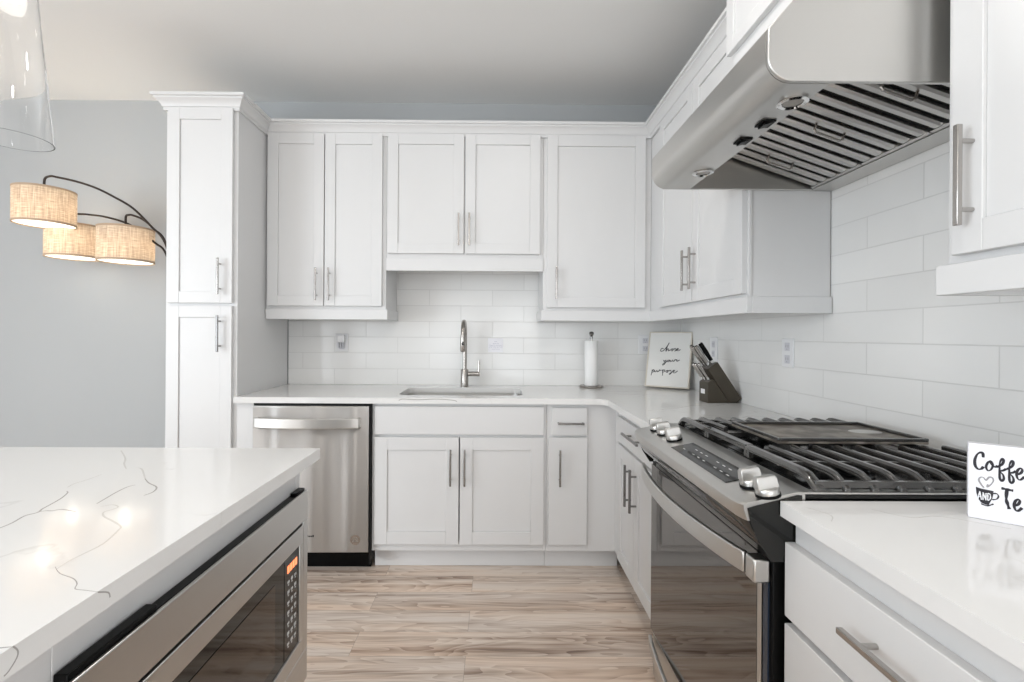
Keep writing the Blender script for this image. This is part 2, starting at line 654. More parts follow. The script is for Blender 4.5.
    def build(self, name, mats, parent=None, bevel=0.0, seg=2, sharp=35, label=None):
        me = bpy.data.meshes.new(name)
        off = root_loc(parent)
        me.from_pydata([v - off for v in self.v], [], self.f)
        if not isinstance(mats, (list, tuple)):
            mats = [mats]
        for mt in mats:
            me.materials.append(mt)
        me.polygons.foreach_set('material_index', self.mi)
        bm = bmesh.new()
        bm.from_mesh(me)
        bmesh.ops.recalc_face_normals(bm, faces=bm.faces[:])
        bm.to_mesh(me)
        bm.free()
        me.polygons.foreach_set('use_smooth', [True] * len(me.polygons))
        me.set_sharp_from_angle(angle=math.radians(sharp))
        o = bpy.data.objects.new(name, me)
        col.objects.link(o)
        if parent:
            o.parent = parent
        if bevel:
            bv = o.modifiers.new('bevel', 'BEVEL')
            bv.width = bevel
            bv.segments = seg
            bv.limit_method = 'ANGLE'
            bv.angle_limit = math.radians(40)
            bv.use_clamp_overlap = True
        if label:
            o['label'] = label
        return o


def root_loc(o):
    v = Vector((0, 0, 0))
    while o:
        v += o.location
        o = o.parent
    return v


def tag(o, label, cat, group=None, kind=None):
    o['label'] = label
    o['category'] = cat
    if group:
        o['group'] = group
    if kind:
        o['kind'] = kind
    return o


def thing(name, label, cat, x, y, z, group=None):
    o = bpy.data.objects.new(name, None)
    o.empty_display_size = 0.05
    o.location = W(x, y, z)
    col.objects.link(o)
    return tag(o, label, cat, group)


def struct(o):
    o['kind'] = 'structure'
    return o


def arc(cx, cy, r, a0, a1, n):
    return [(cx + r * math.cos(math.radians(a0 + (a1 - a0) * i / n)),
             cy + r * math.sin(math.radians(a0 + (a1 - a0) * i / n))) for i in range(n + 1)]


def smooth(pts, k=6):
    """Catmull-Rom through pts"""
    out = []
    n = len(pts)
    for i in range(n - 1):
        p0, p1, p2, p3 = pts[max(i - 1, 0)], pts[i], pts[i + 1], pts[min(i + 2, n - 1)]
        for j in range(k):
            t = j / k
            out.append(tuple(0.5 * (2 * b + (c - a) * t + (2 * a - 5 * b + 4 * c - d) * t * t + (3 * b - a - 3 * c + d) * t ** 3)
                             for a, b, c, d in zip(p0, p1, p2, p3)))
    out.append(tuple(pts[-1]))
    return out


# ------------------------------------------------------------------ the room
CEIL = 2.75
b = MB(); b.box(-0.12, 6.5, -0.12, 8.2, -0.1, 0); struct(b.build('floor', M_floor))
b = MB(); b.box(-0.12, 6.5, -0.12, 8.2, CEIL, CEIL + 0.1); struct(b.build('ceiling', M_ceil))
b = MB(); b.box(-0.12, 6.5, -0.12, 0, 0, CEIL); wall_back = struct(b.build('wall_back', M_wall))
b = MB(); b.box(-0.12, 0, 0, 8.2, 0, CEIL); wall_right = struct(b.build('wall_right', M_wall))
b = MB(); b.box(6.4, 6.5, 0, 8.2, 0, CEIL); struct(b.build('wall_left', M_wall))
b = MB(); b.box(0, 6.4, 8.1, 8.2, 0, CEIL); struct(b.build('wall_front', M_wall))
b = MB(); b.box(2.96, 6.4, 0.0, 0.014, 0, 0.10); struct(b.build('baseboard_back', M_trim, bevel=0.003))
# tile cladding: back wall between worktop and wall cabinets, right wall up to the hood
b = MB(); b.box(0.0, 2.568, 0.0, 0.008, 0.90, 1.66); b.build('tile_backsplash', M_tileb, wall_back)
b = MB(); b.box(0.0, 0.008, 0.008, 3.6, 0.90, 2.1); b.build('tile_backsplash', M_tiler, wall_right)


# ------------------------------------------------------------------ cabinet pieces
def shaker(b, u0, u1, z0, z1, p0, th=0.02, rail=0.060, rec=0.007):
    p1 = p0 + th
    b.box(u0, u0 + rail, p0, p1, z0, z1)
    b.box(u1 - rail, u1, p0, p1, z0, z1)
    b.box(u0 + rail, u1 - rail, p0, p1, z0, z0 + rail)
    b.box(u0 + rail, u1 - rail, p0, p1, z1 - rail, z1)
    b.box(u0 + rail, u1 - rail, p0, p1 - rec, z0 + rail, z1 - rail)


def pull(mp, u, z, p, vert, mt, parent, length=0.188, post=0.064, w=0.010):
    """square bar pull on two posts"""
    b = MB(mp)
    h = length / 2
    if vert:
        b.box(u - w / 2, u + w / 2, p + 0.024, p + 0.034, z - h, z + h)
    else:
        b.box(u - h, u + h, p + 0.024, p + 0.034, z - w / 2, z + w / 2)
    for s in (-post, post):
        q = (u, p, z + s) if vert else (u + s, p, z)
        b.cyl(q, (q[0], p + 0.025, q[2]), 0.0045, 10)
    return b.build('handle', mt, parent, bevel=0.0012)


def door(mp, root, u0, u1, z0, z1, p, hu=None, hz=None, mt=M_nickel, slab=False, rail=0.060, name='door', vert=True, hl=0.188):
    b = MB(mp)
    if slab:
        b.box(u0, u1, p, p + 0.02, z0, z1)
    else:
        shaker(b, u0, u1, z0, z1, p, rail=rail)
    d = b.build(name, M_white, root, bevel=0.0016)
    if hu is not None:
        pull(mp, hu, hz, p + 0.02, vert, mt, d, hl)
    return d


def body(mp, root, u0, u1, z0, z1, p1, p0=0.012):
    b = MB(mp)
    b.box(u0, u1, p0, p1, z0, z1)
    return b.build('cabinet_body', M_white, root, bevel=0.0015)


def part_box(mp, root, name, u0, u1, p0, p1, z0, z1, mt=M_white, bevel=0.0015):
    b = MB(mp)
    b.box(u0, u1, p0, p1, z0, z1)
    return b.build(name, mt, root, bevel=bevel)


# ------------------------------------------------------------------ tall pantry
r = thing('pantry_cabinet', 'tall narrow white pantry cabinet with two stacked doors left of the dishwasher', 'cabinet', 2.76, 0.31, 0)
body(ident, r, 2.572, 2.945, 0.10, 2.42, 0.61)
part_box(ident, r, 'toe_kick', 2.572, 2.945, 0.02, 0.545, 0.0, 0.10)
door(ident, r, 2.592, 2.926, 1.399, 2.412, 0.61, 2.650, 1.536)
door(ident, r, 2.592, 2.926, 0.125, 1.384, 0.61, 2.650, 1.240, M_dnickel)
# crown in profile, swept round three sides
CROWN = [(0.0, 2.400), (0.011, 2.400), (0.011, 2.417), (0.016, 2.419), (0.020, 2.430), (0.030, 2.444), (0.042, 2.452), (0.042, 2.460), (0.052, 2.462), (0.052, 2.477), (0.0, 2.477)]


def crown(path, root, name='crown_molding', before=None, after=None):
    """path = plan points; the profile offsets to the left-hand normal with mitred corners"""
    b = MB()
    rings = []
    n = len(path)
    for i, p in enumerate(path):
        p = Vector((*p, 0))
        ds = []
        if i == 0 and before:
            ds.append(Vector((*before, 0)))
        if i > 0:
            ds.append((p - Vector((*path[i - 1], 0))).normalized())
        if i < n - 1:
            ds.append((Vector((*path[i + 1], 0)) - p).normalized())
        if i == n - 1 and after:
            ds.append(Vector((*after, 0)))
        ns = [Vector((-d.y, d.x, 0)) for d in ds]
        if len(ns) == 2:
            m = (ns[0] + ns[1]).normalized()
            m /= max(0.2, m.dot(ns[0]))
        else:
            m = ns[0]
        rings.append([(p.x + m.x * o, p.y + m.y * o, z) for o, z in CROWN])
    b.loft(rings)
    return b.build(name, M_white, root, sharp=25)


crown([(2.572, 0.3125), (2.572, 0.612), (2.945, 0.612), (2.945, 0.012)], r, before=(1, 0))

# ------------------------------------------------------------------ wall cabinets on the back wall
RZ0, RZ1 = 1.327, 1.387


def light_rail(mp, root, u0, u1, p1, ret0=False, ret1=False, z0=RZ0, z1=RZ1):
    b = MB(mp)
    b.box(u0, u1, p1 - 0.02, p1, z0, z1)
    if ret0:
        b.box(u0, u0 + 0.02, 0.012, p1 - 0.02, z0, z1)
    if ret1:
        b.box(u1 - 0.02, u1, 0.012, p1 - 0.02, z0, z1)
    return b.build('light_rail', M_white, root, bevel=0.0015)


r = thing('wall_cabinet', 'white two-door wall cabinet beside the tall pantry, above the dishwasher', 'cabinet', 2.21, 0.16, RZ0)
body(ident, r, 1.8675, 2.568, RZ1, 2.42, 0.31)
door(ident, r, 2.228, 2.554, 1.405, 2.408, 0.31, 2.265, 1.530)
door(ident, r, 1.889, 2.222, 1.405, 2.408, 0.31, 2.190, 1.530)
light_rail(ident, r, 1.858, 2.568, 0.319, ret0=True)

r = thing('wall_cabinet', 'short white two-door wall cabinet above the sink, bottom higher than its neighbours', 'cabinet', 1.41, 0.16, 1.615)
body(ident, r, 0.9475, 1.8665, 1.66, 2.42, 0.31)
door(ident, r, 1.413, 1.857, 1.715, 2.412, 0.31, 1.441, 1.853)
door(ident, r, 0.967, 1.405, 1.715, 2.412, 0.31, 1.379, 1.853)
b = MB(); b.box(0.9475, 1.8665, 0.299, 0.319, 1.615, 1.688); b.build('valance', M_white, r, bevel=0.0015)

r = thing('wall_cabinet', 'white single-door wall cabinet right of the sink, above the paper towels', 'cabinet', 0.63, 0.16, RZ0)
body(ident, r, 0.3108, 0.9465, RZ1, 2.42, 0.31)
door(ident, r, 0.350, 0.925, 1.405, 2.408, 0.31, 0.873, 1.546)
light_rail(ident, r, 0.316, 0.956, 0.319, ret1=True)

# wall cabinets on the right wall
r = thing('wall_cabinet', 'two-door wall cabinet on the right wall between corner and range hood', 'cabinet', 0.16, 0.86, RZ0)
body(RIGHT, r, 0.012, 1.392, RZ1, 2.42, 0.30)
part_box(RIGHT, r, 'face_frame', 0.3103, 1.397, 0.299, 0.3105, RZ1, 2.42)
door(RIGHT, r, 0.505, 0.938, 1.398, 2.408, 0.3105, 0.900, 1.546)
door(RIGHT, r, 0.944, 1.384, 1.398, 2.408, 0.3105, 0.984, 1.546)
light_rail(RIGHT, r, 0.300, 1.402, 0.3195, ret1=True)

r = thing('wall_cabinet', 'white wall cabinet at the right edge of the view, near side of the hood', 'cabinet', 0.16, 2.46, RZ0)
body(RIGHT, r, 2.157, 2.775, RZ1, 2.42, 0.30)
part_box(RIGHT, r, 'face_frame', 2.153, 2.775, 0.299, 0.3105, RZ1, 2.42)
door(RIGHT, r, 2.178, 2.470, 1.403, 2.408, 0.3105, 2.221, 1.546)
door(RIGHT, r, 2.475, 2.765, 1.403, 2.408, 0.3105, 2.745, 1.546)
light_rail(RIGHT, r, 2.146, 2.775, 0.330, ret0=True)

# deeper cabinet above the hood
r = thing('hood_cabinet', 'short white cabinet standing forward above the steel range hood', 'cabinet', 0.19, 1.77, 2.205)
body(RIGHT, r, 1.400, 2.150, 2.205, 2.62, 0.372)
door(RIGHT, r, 1.385, 1.777, 2.255, 2.56, 0.372, rail=0.05)
door(RIGHT, r, 1.783, 2.142, 2.255, 2.56, 0.372, rail=0.05)

# crown over the whole run of wall cabinets
t = thing('crown_molding', 'long white crown moulding over the wall cabinets around the corner', 'molding', 1.3, 0.3, 2.405)
b_ = crown([(0.313, 1.399), (0.313, 0.312), (2.5715, 0.312)], t, 'molding_run', after=(0, 1))

# ------------------------------------------------------------------ base cabinets, back wall
BT = 0.8835
r = thing('filler_panel', 'narrow white filler panel between the pantry and the dishwasher', 'panel', 2.52, 0.3, 0)
part_box(ident, r, 'panel_board', 2.482, 2.571, 0.02, 0.612, 0.0, BT)

r = thing('sink_base_cabinet', 'white sink base cabinet with two shaker doors under a plain false drawer front', 'cabinet', 1.41, 0.3, 0)
b = MB()
for (u0, u1, p0, p1, z0, z1) in ((1.846, 1.864, .02, .612, .11, BT), (0.9525, 0.970, .02, .612, .11, BT), (0.97, 1.846, .02, .612, .11, .13),
                                 (0.97, 1.846, .594, .612, .13, .16), (0.97, 1.846, .594, .612, .70, BT), (0.97, 1.846, .02, .03, .13, BT)):
    b.box(u0, u1, p0, p1, z0, z1)
b.build('cabinet_body', M_white, r, bevel=0.0015)
part_box(ident, r, 'toe_kick', 0.9525, 1.864, 0.50, 0.545, 0.0, 0.11)
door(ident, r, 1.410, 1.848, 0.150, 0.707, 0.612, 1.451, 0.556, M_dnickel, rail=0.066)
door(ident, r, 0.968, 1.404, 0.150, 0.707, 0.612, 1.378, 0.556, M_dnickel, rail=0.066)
door(ident, r, 0.968, 1.848, 0.722, 0.868, 0.612, slab=True, name='false_drawer_front')

r = thing('narrow_base_cabinet', 'narrow white base cabinet with one small drawer over a slim door right of the sink', 'cabinet', 0.78, 0.3, 0)
body(ident, r, 0.640, 0.9515, 0.11, BT, 0.612, 0.02)
part_box(ident, r, 'toe_kick', 0.560, 0.9515, 0.50, 0.545, 0.0, 0.11)
b = MB(); b.box(0.590, 0.736, 0.594, 0.613, 0.11, BT); b.box(0.570, 0.590, 0.594, 0.667, 0.11, BT); b.build('filler_strip', M_white, r, bevel=0.001)
door(ident, r, 0.741, 0.942, 0.150, 0.709, 0.612, 0.886, 0.556, M_dnickel, slab=True)
door(ident, r, 0.743, 0.925, 0.720, 0.864, 0.612, 0.830, 0.786, M_dnickel, slab=True, name='drawer', vert=False, hl=0.135)

# base cabinets, right wall
r = thing('base_cabinet', 'white base cabinet with a drawer over two doors between the corner and the range', 'cabinet', 0.3, 1.0, 0)
body(RIGHT, r, 0.668, 1.388, 0.11, BT, 0.588, 0.02)
part_box(RIGHT, r, 'toe_kick', 0.668, 1.388, 0.44, 0.530, 0.0, 0.11)
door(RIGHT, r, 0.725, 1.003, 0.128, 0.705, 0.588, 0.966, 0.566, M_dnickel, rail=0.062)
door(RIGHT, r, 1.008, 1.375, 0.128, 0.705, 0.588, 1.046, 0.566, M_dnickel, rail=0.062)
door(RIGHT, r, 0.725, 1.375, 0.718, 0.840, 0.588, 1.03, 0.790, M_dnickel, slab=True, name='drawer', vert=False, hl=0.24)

r = thing('drawer_base_cabinet', 'white base cabinet with three slab drawers in the right foreground', 'cabinet', 0.3, 2.47, 0)
body(RIGHT, r, 2.156, 2.775, 0.11, BT, 0.618, 0.02)
part_box(RIGHT, r, 'toe_kick', 2.172, 2.775, 0.44, 0.540, 0.0, 0.11)
for z0, z1 in ((0.685, 0.832), (0.405, 0.670), (0.125, 0.390)):
    door(RIGHT, r, 2.154, 2.765, z0, z1, 0.618, 2.449, (z0 + z1) / 2 + (0.015 if z0 > 0.6 else 0.07), M_nickel, slab=True, name='drawer', vert=False, hl=0.21)


# ------------------------------------------------------------------ worktops
def trace(b, pts, w, z=0.914):
    pts = smooth(pts, 4)
    ws = [w * (0.35 + 0.65 * math.sin(PI * (i + 0.6) / (len(pts) + 0.2)) ** 0.6) for i in range(len(pts))]
    b.ribbon(pts, ws, (0, 0, z), (1, 0, 0), (0, 1, 0), (0, 0, 1), 0.00025)


ZT, ZB = 0.914, 0.884
r = thing('corner_worktop', 'white veined quartz worktop in an L around the sink and corner', 'worktop', 1.2, 0.3, ZB)
sx0, sx1, sy0, sy1, cr = 1.07, 1.752, 0.165, 0.535, 0.06
hole = (arc(sx1 - cr, sy1 - cr, cr, 0, 90, 6) + arc(sx0 + cr, sy1 - cr, cr, 90, 180, 6)
        + arc(sx0 + cr, sy0 + cr, cr, 180, 270, 6) + arc(sx1 - cr, sy0 + cr, cr, 270, 360, 6))
outer = [(0.009, 0.009), (2.5705, 0.009), (2.5705, 0.648)] + arc(0.648 + 0.05, 0.648 + 0.05, 0.05, 270, 180, 6) + [(0.648, 1.392), (0.009, 1.392)]
b = MB()
b.slab(outer, [hole], ZB, ZT)
b.slot = 1
for pts, w in (([(0.60, 0.30), (0.50, 0.33), (0.42, 0.30), (0.36, 0.34)], 0.004),
               ([(0.10, 0.80), (0.20, 0.88), (0.28, 0.86), (0.40, 0.95), (0.55, 1.02)], 0.004),
               ([(0.55, 0.42), (0.48, 0.47), (0.40, 0.44), (0.28, 0.50)], 0.003),
               ([(0.05, 1.22), (0.16, 1.15), (0.25, 1.20), (0.36, 1.12)], 0.003)):
    trace(b, pts, w)
b.slot = 2
for pts, w in (([(1.95, 0.62), (2.05, 0.56), (2.2, 0.58), (2.34, 0.50)], 0.004), ([(0.9, 0.35), (0.80, 0.40), (0.72, 0.36)], 0.004)):
    trace(b, pts, w)
# vein on the front edge below the sink
b.slot = 1
b.ribbon(smooth([(1.72, 0.900), (1.70, 0.908), (1.62, 0.905), (1.52, 0.909), (1.44, 0.903), (1.42, 0.897)], 4), 0.004, (0, 0.648, 0), (1, 0, 0), (0, 0, 1), (0, 1, 0), 0.0003)
b.build('stone_slab', [M_quartz, M_vein, M_vein2], r)

r = thing('side_worktop', 'white quartz worktop right of the range, with the coffee sign on it', 'worktop', 0.3, 2.5, ZB)
b = MB()
b.slab([(0.009, 2.155), (0.648, 2.155), (0.648, 2.80), (0.009, 2.80)], [], ZB, ZT)
b.slot = 2
for pts, w in (([(0.50, 2.20), (0.46, 2.24), (0.40, 2.235), (0.33, 2.29)], 0.003), ([(0.30, 2.42), (0.36, 2.47), (0.34, 2.52), (0.40, 2.58)], 0.004),
               ([(0.62, 2.19), (0.60, 2.23), (0.62, 2.26)], 0.002), ([(0.16, 2.3), (0.2, 2.36), (0.17, 2.42), (0.22, 2.5)], 0.004)):
    trace(b, pts, w)
b.build('stone_slab', [M_quartz, M_vein, M_vein2], r, bevel=0.0015)

# ------------------------------------------------------------------ sink and faucet
r = thing('kitchen_sink', 'stainless undermount sink set into the back worktop', 'sink', 1.41, 0.35, 0.70)
b = MB()


def rrect(x0, x1, y0, y1, q, z):
    return [(x, y, z) for x, y in (arc(x1 - q, y1 - q, q, 0, 90, 5) + arc(x0 + q, y1 - q, q, 90, 180, 5)
                                   + arc(x0 + q, y0 + q, q, 180, 270, 5) + arc(x1 - q, y0 + q, q, 270, 360, 5))]


b.loft([rrect(sx0 - 0.02, sx1 + 0.02, sy0 - 0.02, sy1 + 0.02, 0.07, 0.883), rrect(sx0 - 0.004, sx1 + 0.004, sy0 - 0.004, sy1 + 0.004, 0.06, 0.882),
        rrect(sx0, sx1, sy0, sy1, 0.06, 0.76), rrect(sx0 + 0.03, sx1 - 0.03, sy0 + 0.03, sy1 - 0.03, 0.05, 0.705),
        rrect(1.37, 1.45, 0.30, 0.38, 0.0399, 0.700)], cap=False)
b.build('sink_bowl', M_steel, r)
b = MB(); b.lathe([(0.0, 0.0), (0.045, 0.0), (0.045, 0.006), (0.03, 0.002), (0.0, 0.002)], (1.41, 0.34, 0.699), 24, cap=False); b.build('drain', M_chrome, r)

r = thing('kitchen_faucet', 'tall pull-down gooseneck faucet in brushed nickel behind the sink', 'faucet', 1.417, 0.105, 0.914)
b = MB(); b.lathe([(0.027, 0), (0.027, 0.004), (0.0235, 0.006), (0.0235, 0.105), (0.021, 0.110), (0.0, 0.110)], (1.417, 0.105, 0.9143)); b.build('faucet_base', M_faucet, r)
b = MB()
pts = [(1.417, 0.105, 1.02), (1.417, 0.105, 1.10), (1.417, 0.105, 1.22)] + [(1.417, 0.105 + 0.085 - 0.085 * math.cos(a * PI / 12), 1.236 + 0.085 * math.sin(a * PI / 12)) for a in range(0, 13)]
b.tube(pts, 0.0135, 14); b.build('gooseneck_spout', M_faucet, r)
b = MB(); b.lathe([(0.0, 0.0), (0.014, 0.0), (0.0165, 0.006), (0.0165, 0.075), (0.0145, 0.10), (0.0, 0.10)], (1.417, 0.275, 1.140)); h = b.build('spray_head', M_faucet, r)
b = MB(); b.box(1.412, 1.422, 0.290, 0.294, 1.18, 1.20); b.build('spray_button', M_black, h, bevel=0.001)
b = MB(); b.cyl((1.396, 0.105, 0.995), (1.322, 0.105, 0.995), 0.0155, 18); b.build('lever_hub', M_faucet, r, bevel=0.001)
b = MB(); b.tube([(1.329, 0.105, 0.995), (1.328, 0.105, 1.02), (1.327, 0.107, 1.078)], [0.0065, 0.0055, 0.005], 10); b.build('lever_handle', M_faucet, r)

# ------------------------------------------------------------------ dishwasher
r = thing('dishwasher', 'stainless steel dishwasher with a bowed bar handle in the back run', 'dishwasher', 2.17, 0.33, 0)
part_box(ident, r, 'tub_housing', 1.872, 2.474, 0.03, 0.600, 0.10, 0.875, M_gap)
b = MB()
rings = []
for i in range(13):
    t = i / 12
    x = 1.8725 + (2.468 - 1.8725) * t
    bow = 0.004 * (1 - (2 * t - 1) ** 2)
    rings.append([(x, 0.605, 0.117), (x, 0.648 + bow, 0.117), (x, 0.652 + bow, 0.122), (x, 0.652 + bow, 0.860), (x, 0.646 + bow, 0.869), (x, 0.605, 0.869)])
b.loft(rings)
b.build('door_panel', M_dwsteel, r)
b = MB()
pts = []
for i in range(21):
    t = i / 20
    x = 1.915 + (2.445 - 1.915) * t
    pts.append((x, 0.680 + 0.032 * math.sin(PI * t) ** 0.7, 0.789))
b.tube(pts, 0, rect=(0.014, 0.052), up=(0, 0, 1))
for x in (1.922, 2.438):
    b.box(x - 0.009, x + 0.009, 0.650, 0.688, 0.765, 0.813)
b.build('handle', M_steel, r, bevel=0.004)
b = MB(); b.lathe([(0, 0), (0.026, 0), (0.026, 0.0012), (0.022, 0.0012), (0.022, 0.0006), (0, 0.0006)], (1.938, 0.6535, 0.183), 32, 'y', cap=False)
bd = b.build('round_badge', M_nickel, r)
b = MB()
for z, w in ((0.189, 0.026), (0.183, 0.018), (0.176, 0.028)):
    b.box(1.938 - w / 2, 1.938 + w / 2, 0.6540, 0.6548, z - 0.0012, z + 0.0012)
b.lathe([(0.012, 0), (0.012, 0.0006), (0.010, 0.0006), (0.010, 0)], (1.938, 0.6542, 0.186), 24, 'y', cap=False)
b.build('badge_print', M_steelz, bd)
b = MB()
for k in range(7):
    b.box(2.150 + k * 0.010, 2.157 + k * 0.010, 0.6562, 0.6570, 0.198, 0.206 if k % 3 else 0.209)
b.build('maker_mark', M_black, r)
part_box(ident, r, 'toe_panel', 1.880, 2.47, 0.54, 0.560, 0.0, 0.10, M_black)
part_box(ident, r, 'side_gap_strip', 1.8655, 1.8715, 0.56, 0.640, 0.05, 0.8755, M_gap)  # dark strip painted in for the shaded gap beside the door
part_box(ident, r, 'top_gap_strip', 1.8765, 2.474, 0.56, 0.632, 0.8695, 0.8825, M_gap)  # dark strip stands in for shade in the gap above the door

# ------------------------------------------------------------------ range
RY0, RY1 = 1.396, 2.148
r = thing('gas_range', 'stainless and black slide-in gas range with front controls on the right', 'range', 0.33, 1.778, 0)
part_box(ident, r, 'range_body', 0.02, 0.612, RY0 + 0.003, RY1 - 0.003, 0.03, 0.905, M_black, 0.002)
b = MB(); b.box(0.012, 0.60, RY0 - 0.0, RY1 + 0.0, 0.9155, 0.924); b.box(0.06, 0.55, RY0 + 0.03, RY1 - 0.03, 0.924, 0.926)
b.build('cooktop', M_enamel, r, bevel=0.002)
b = MB()
for y0, y1 in ((RY0, RY0 + 0.022), (RY1 - 0.022, RY1)):
    b.box(0.012, 0.60, y0, y1, 0.9245, 0.9285)
b.box(0.012, 0.05, RY0 + 0.022, RY1 - 0.022, 0.9245, 0.9285)
b.box(0.572, 0.60, RY0 + 0.022, RY1 - 0.022, 0.9245, 0.9285)
b.build('cooktop_trim', M_steely, r, bevel=0.001)


def panel_ring(y, dx, pts):
    return [(min(x, 0.60) if x <= 0.602 else 0.60 + (x - 0.60) * dx, y, z) for x, z in pts]


ys = [(RY0 - 0.002, 0.84), (RY0 + 0.006, 0.92), (RY0 + 0.020, 0.97), (RY0 + 0.045, 1.0), (1.778, 1.03), (RY1 - 0.03, 1.0), (RY1 - 0.008, 0.97), (RY1 + 0.002, 0.93)]
top = [(0.595, 0.925), (0.598, 0.929), (0.610, 0.930), (0.722, 0.908), (0.728, 0.903), (0.727, 0.893), (0.719, 0.872), (0.700, 0.872), (0.62, 0.885), (0.595, 0.885)]
b = MB(); b.loft([panel_ring(y, d, top) for y, d in ys]); cp = b.build('control_panel', M_steely, r, sharp=30)
low = [(0.60, 0.8715), (0.717, 0.8715), (0.711, 0.858), (0.698, 0.838), (0.680, 0.818), (0.664, 0.806), (0.60, 0.806)]
b = MB(); b.loft([panel_ring(y, d, low) for y, d in ys]); b.build('control_fascia', M_dglass, r, sharp=30)
for y0, y1 in ((RY0 - 0.002, RY0), (RY1 + 0.0022, RY1 + 0.004)):
    b = MB()
    b.extrude([(0.602, y0, 0.79), (0.664, y0, 0.79), (0.690, y0, 0.83), (0.706, y0, 0.87), (0.712, y0, 0.898), (0.612, y0, 0.924), (0.602, y0, 0.924)], (0, y1 - y0, 0))
    b.build('end_cap', M_dglass, r)


def on_panel(x):          # height of the sloping control panel at x
    return 0.930 - (x - 0.610) * 0.022 / 0.112


TILT = math.atan2(0.022, 0.112)
PN = Vector((math.sin(TILT), 0, math.cos(TILT)))
PX = Vector((math.cos(TILT), 0, -math.sin(TILT)))
# glass touch display
b = MB()
x0, x1 = 0.634, 0.700
b.extrude([(x0, 1.70, on_panel(x0) + 0.0004), (x1, 1.70, on_panel(x1) + 0.0004), (x1, 2.035, on_panel(x1) + 0.0004), (x0, 2.035, on_panel(x0) + 0.0004)], tuple(PN * 0.0014))
b.slot = 1
for k in range(9):
    for q in range(2):
        if (k * 3 + q * 5) % 4 == 0:
            continue
        O = Vector((0.655 + q * 0.022, 1.735 + k * 0.032, on_panel(0.655 + q * 0.022) + 0.0019))
        b.ribbon([(0, 0), (0, 0.013)], 0.003, O, tuple(PX), (0, 1, 0), tuple(PN), 0.0003)
b.build('touch_display', [M_dglass, M_light], r)
for y in (1.475, 1.545, 1.632, 2.078, 2.140):
    c = Vector((0.664, y, on_panel(0.664)))
    b = MB()
    b.lathe([(0.024, 0.0004), (0.024, 0.006)], c, 28, tuple(PN)); kn = b.build('control_knob', M_black, r)
    b = MB()
    b.lathe([(0.0225, 0.0062), (0.0225, 0.014), (0.0205, 0.018), (0.0, 0.018)], c, 28, tuple(PN), cap=False)
    g = []
    for dz, sx, sy in ((0.016, 0.0220, 0.0105), (0.036, 0.0205, 0.0085), (0.041, 0.0185, 0.0060)):
        o = c + PN * dz
        g.append([o + PX * sx + Vector((0, 1, 0)) * sy, o - PX * sx + Vector((0, 1, 0)) * sy,
                  o - PX * sx - Vector((0, 1, 0)) * sy, o + PX * sx - Vector((0, 1, 0)) * sy])
    b.loft(g)
    b.build('knob_grip', M_steely, kn, bevel=0.0015)
# burners
for (x, y, q) in ((0.42, 1.53, 0.035), (0.17, 1.53, 0.028), (0.42, 2.02, 0.045), (0.17, 2.02, 0.030), (0.29, 1.78, 0.035)):
    b = MB(); b.lathe([(q + 0.012, 0), (q + 0.010, 0.008), (q, 0.010), (q, 0.018), (q - 0.006, 0.021), (0, 0.021)], (x, y, 0.9262), 28, cap=False); b.build('burner', M_black, r)


# grates: bars run along y and curl down at the outer end
def gbar(b, x, ya, yb, w=0.013, h=0.014, zt=0.962, drop=0.026, fat=1.0):
    n = 14
    rings = []
    for i in range(n + 1):
        t = i / n
        y = ya + (yb - ya) * t
        d = 0 if t < 0.80 else (1 - math.cos((t - 0.80) / 0.20 * PI / 2)) * drop
        z = zt - d
        ww = w / 2 * fat
        rings.append([(x - ww, y, z - h), (x - ww, y, z - 0.004), (x - ww * 0.6, y, z), (x + ww * 0.6, y, z), (x + ww, y, z - 0.004), (x + ww, y, z - h)])
    b.loft(rings)


BX = [0.560 - 0.0565 * k for k in range(10)]
for side, ya, yb, yr in (('far', 1.632, 1.418, (1.430, 1.628)), ('near', 1.872, 2.146, (2.132, 1.876))):
    b = MB()
    for k, x in enumerate(BX):
        gbar(b, x, ya, yb, fat=1.0 if k else 1.7)
    for y in yr:
        b.box(BX[-1] - 0.006, BX[0] + 0.006, y - 0.006, y + 0.006, 0.934, 0.9475)
    ym = (ya + yb) / 2
    b.box(BX[-1] - 0.006, BX[0] + 0.006, ym - 0.005, ym + 0.005, 0.944, 0.955)
    for x in (BX[0], BX[3], BX[6], BX[9]):
        for y in yr:
            b.box(x - 0.007, x + 0.007, y - 0.007, y + 0.007, 0.9264 if 0.06 < x < 0.55 else 0.9288, 0.94)
    b.build('grate', M_iron, r, bevel=0.001, sharp=50)
b = MB()
b.tube([(BX[0], 1.632, 0.955), (BX[0], 1.872, 0.955)], 0, rect=(0.022, 0.014))
for x in BX[2::2]:
    b.tube([(x, 1.636, 0.953), (x, 1.868, 0.953)], 0, rect=(0.010, 0.012))
for y in (1.642, 1.862):
    b.box(BX[-1], BX[0] + 0.006, y - 0.006, y + 0.006, 0.934, 0.947)
for x in (BX[0], BX[9]):
    for y in (1.642, 1.862):
        b.box(x - 0.006, x + 0.006, y - 0.006, y + 0.006, 0.9288, 0.936)
b.build('grate', M_iron, r, bevel=0.001)
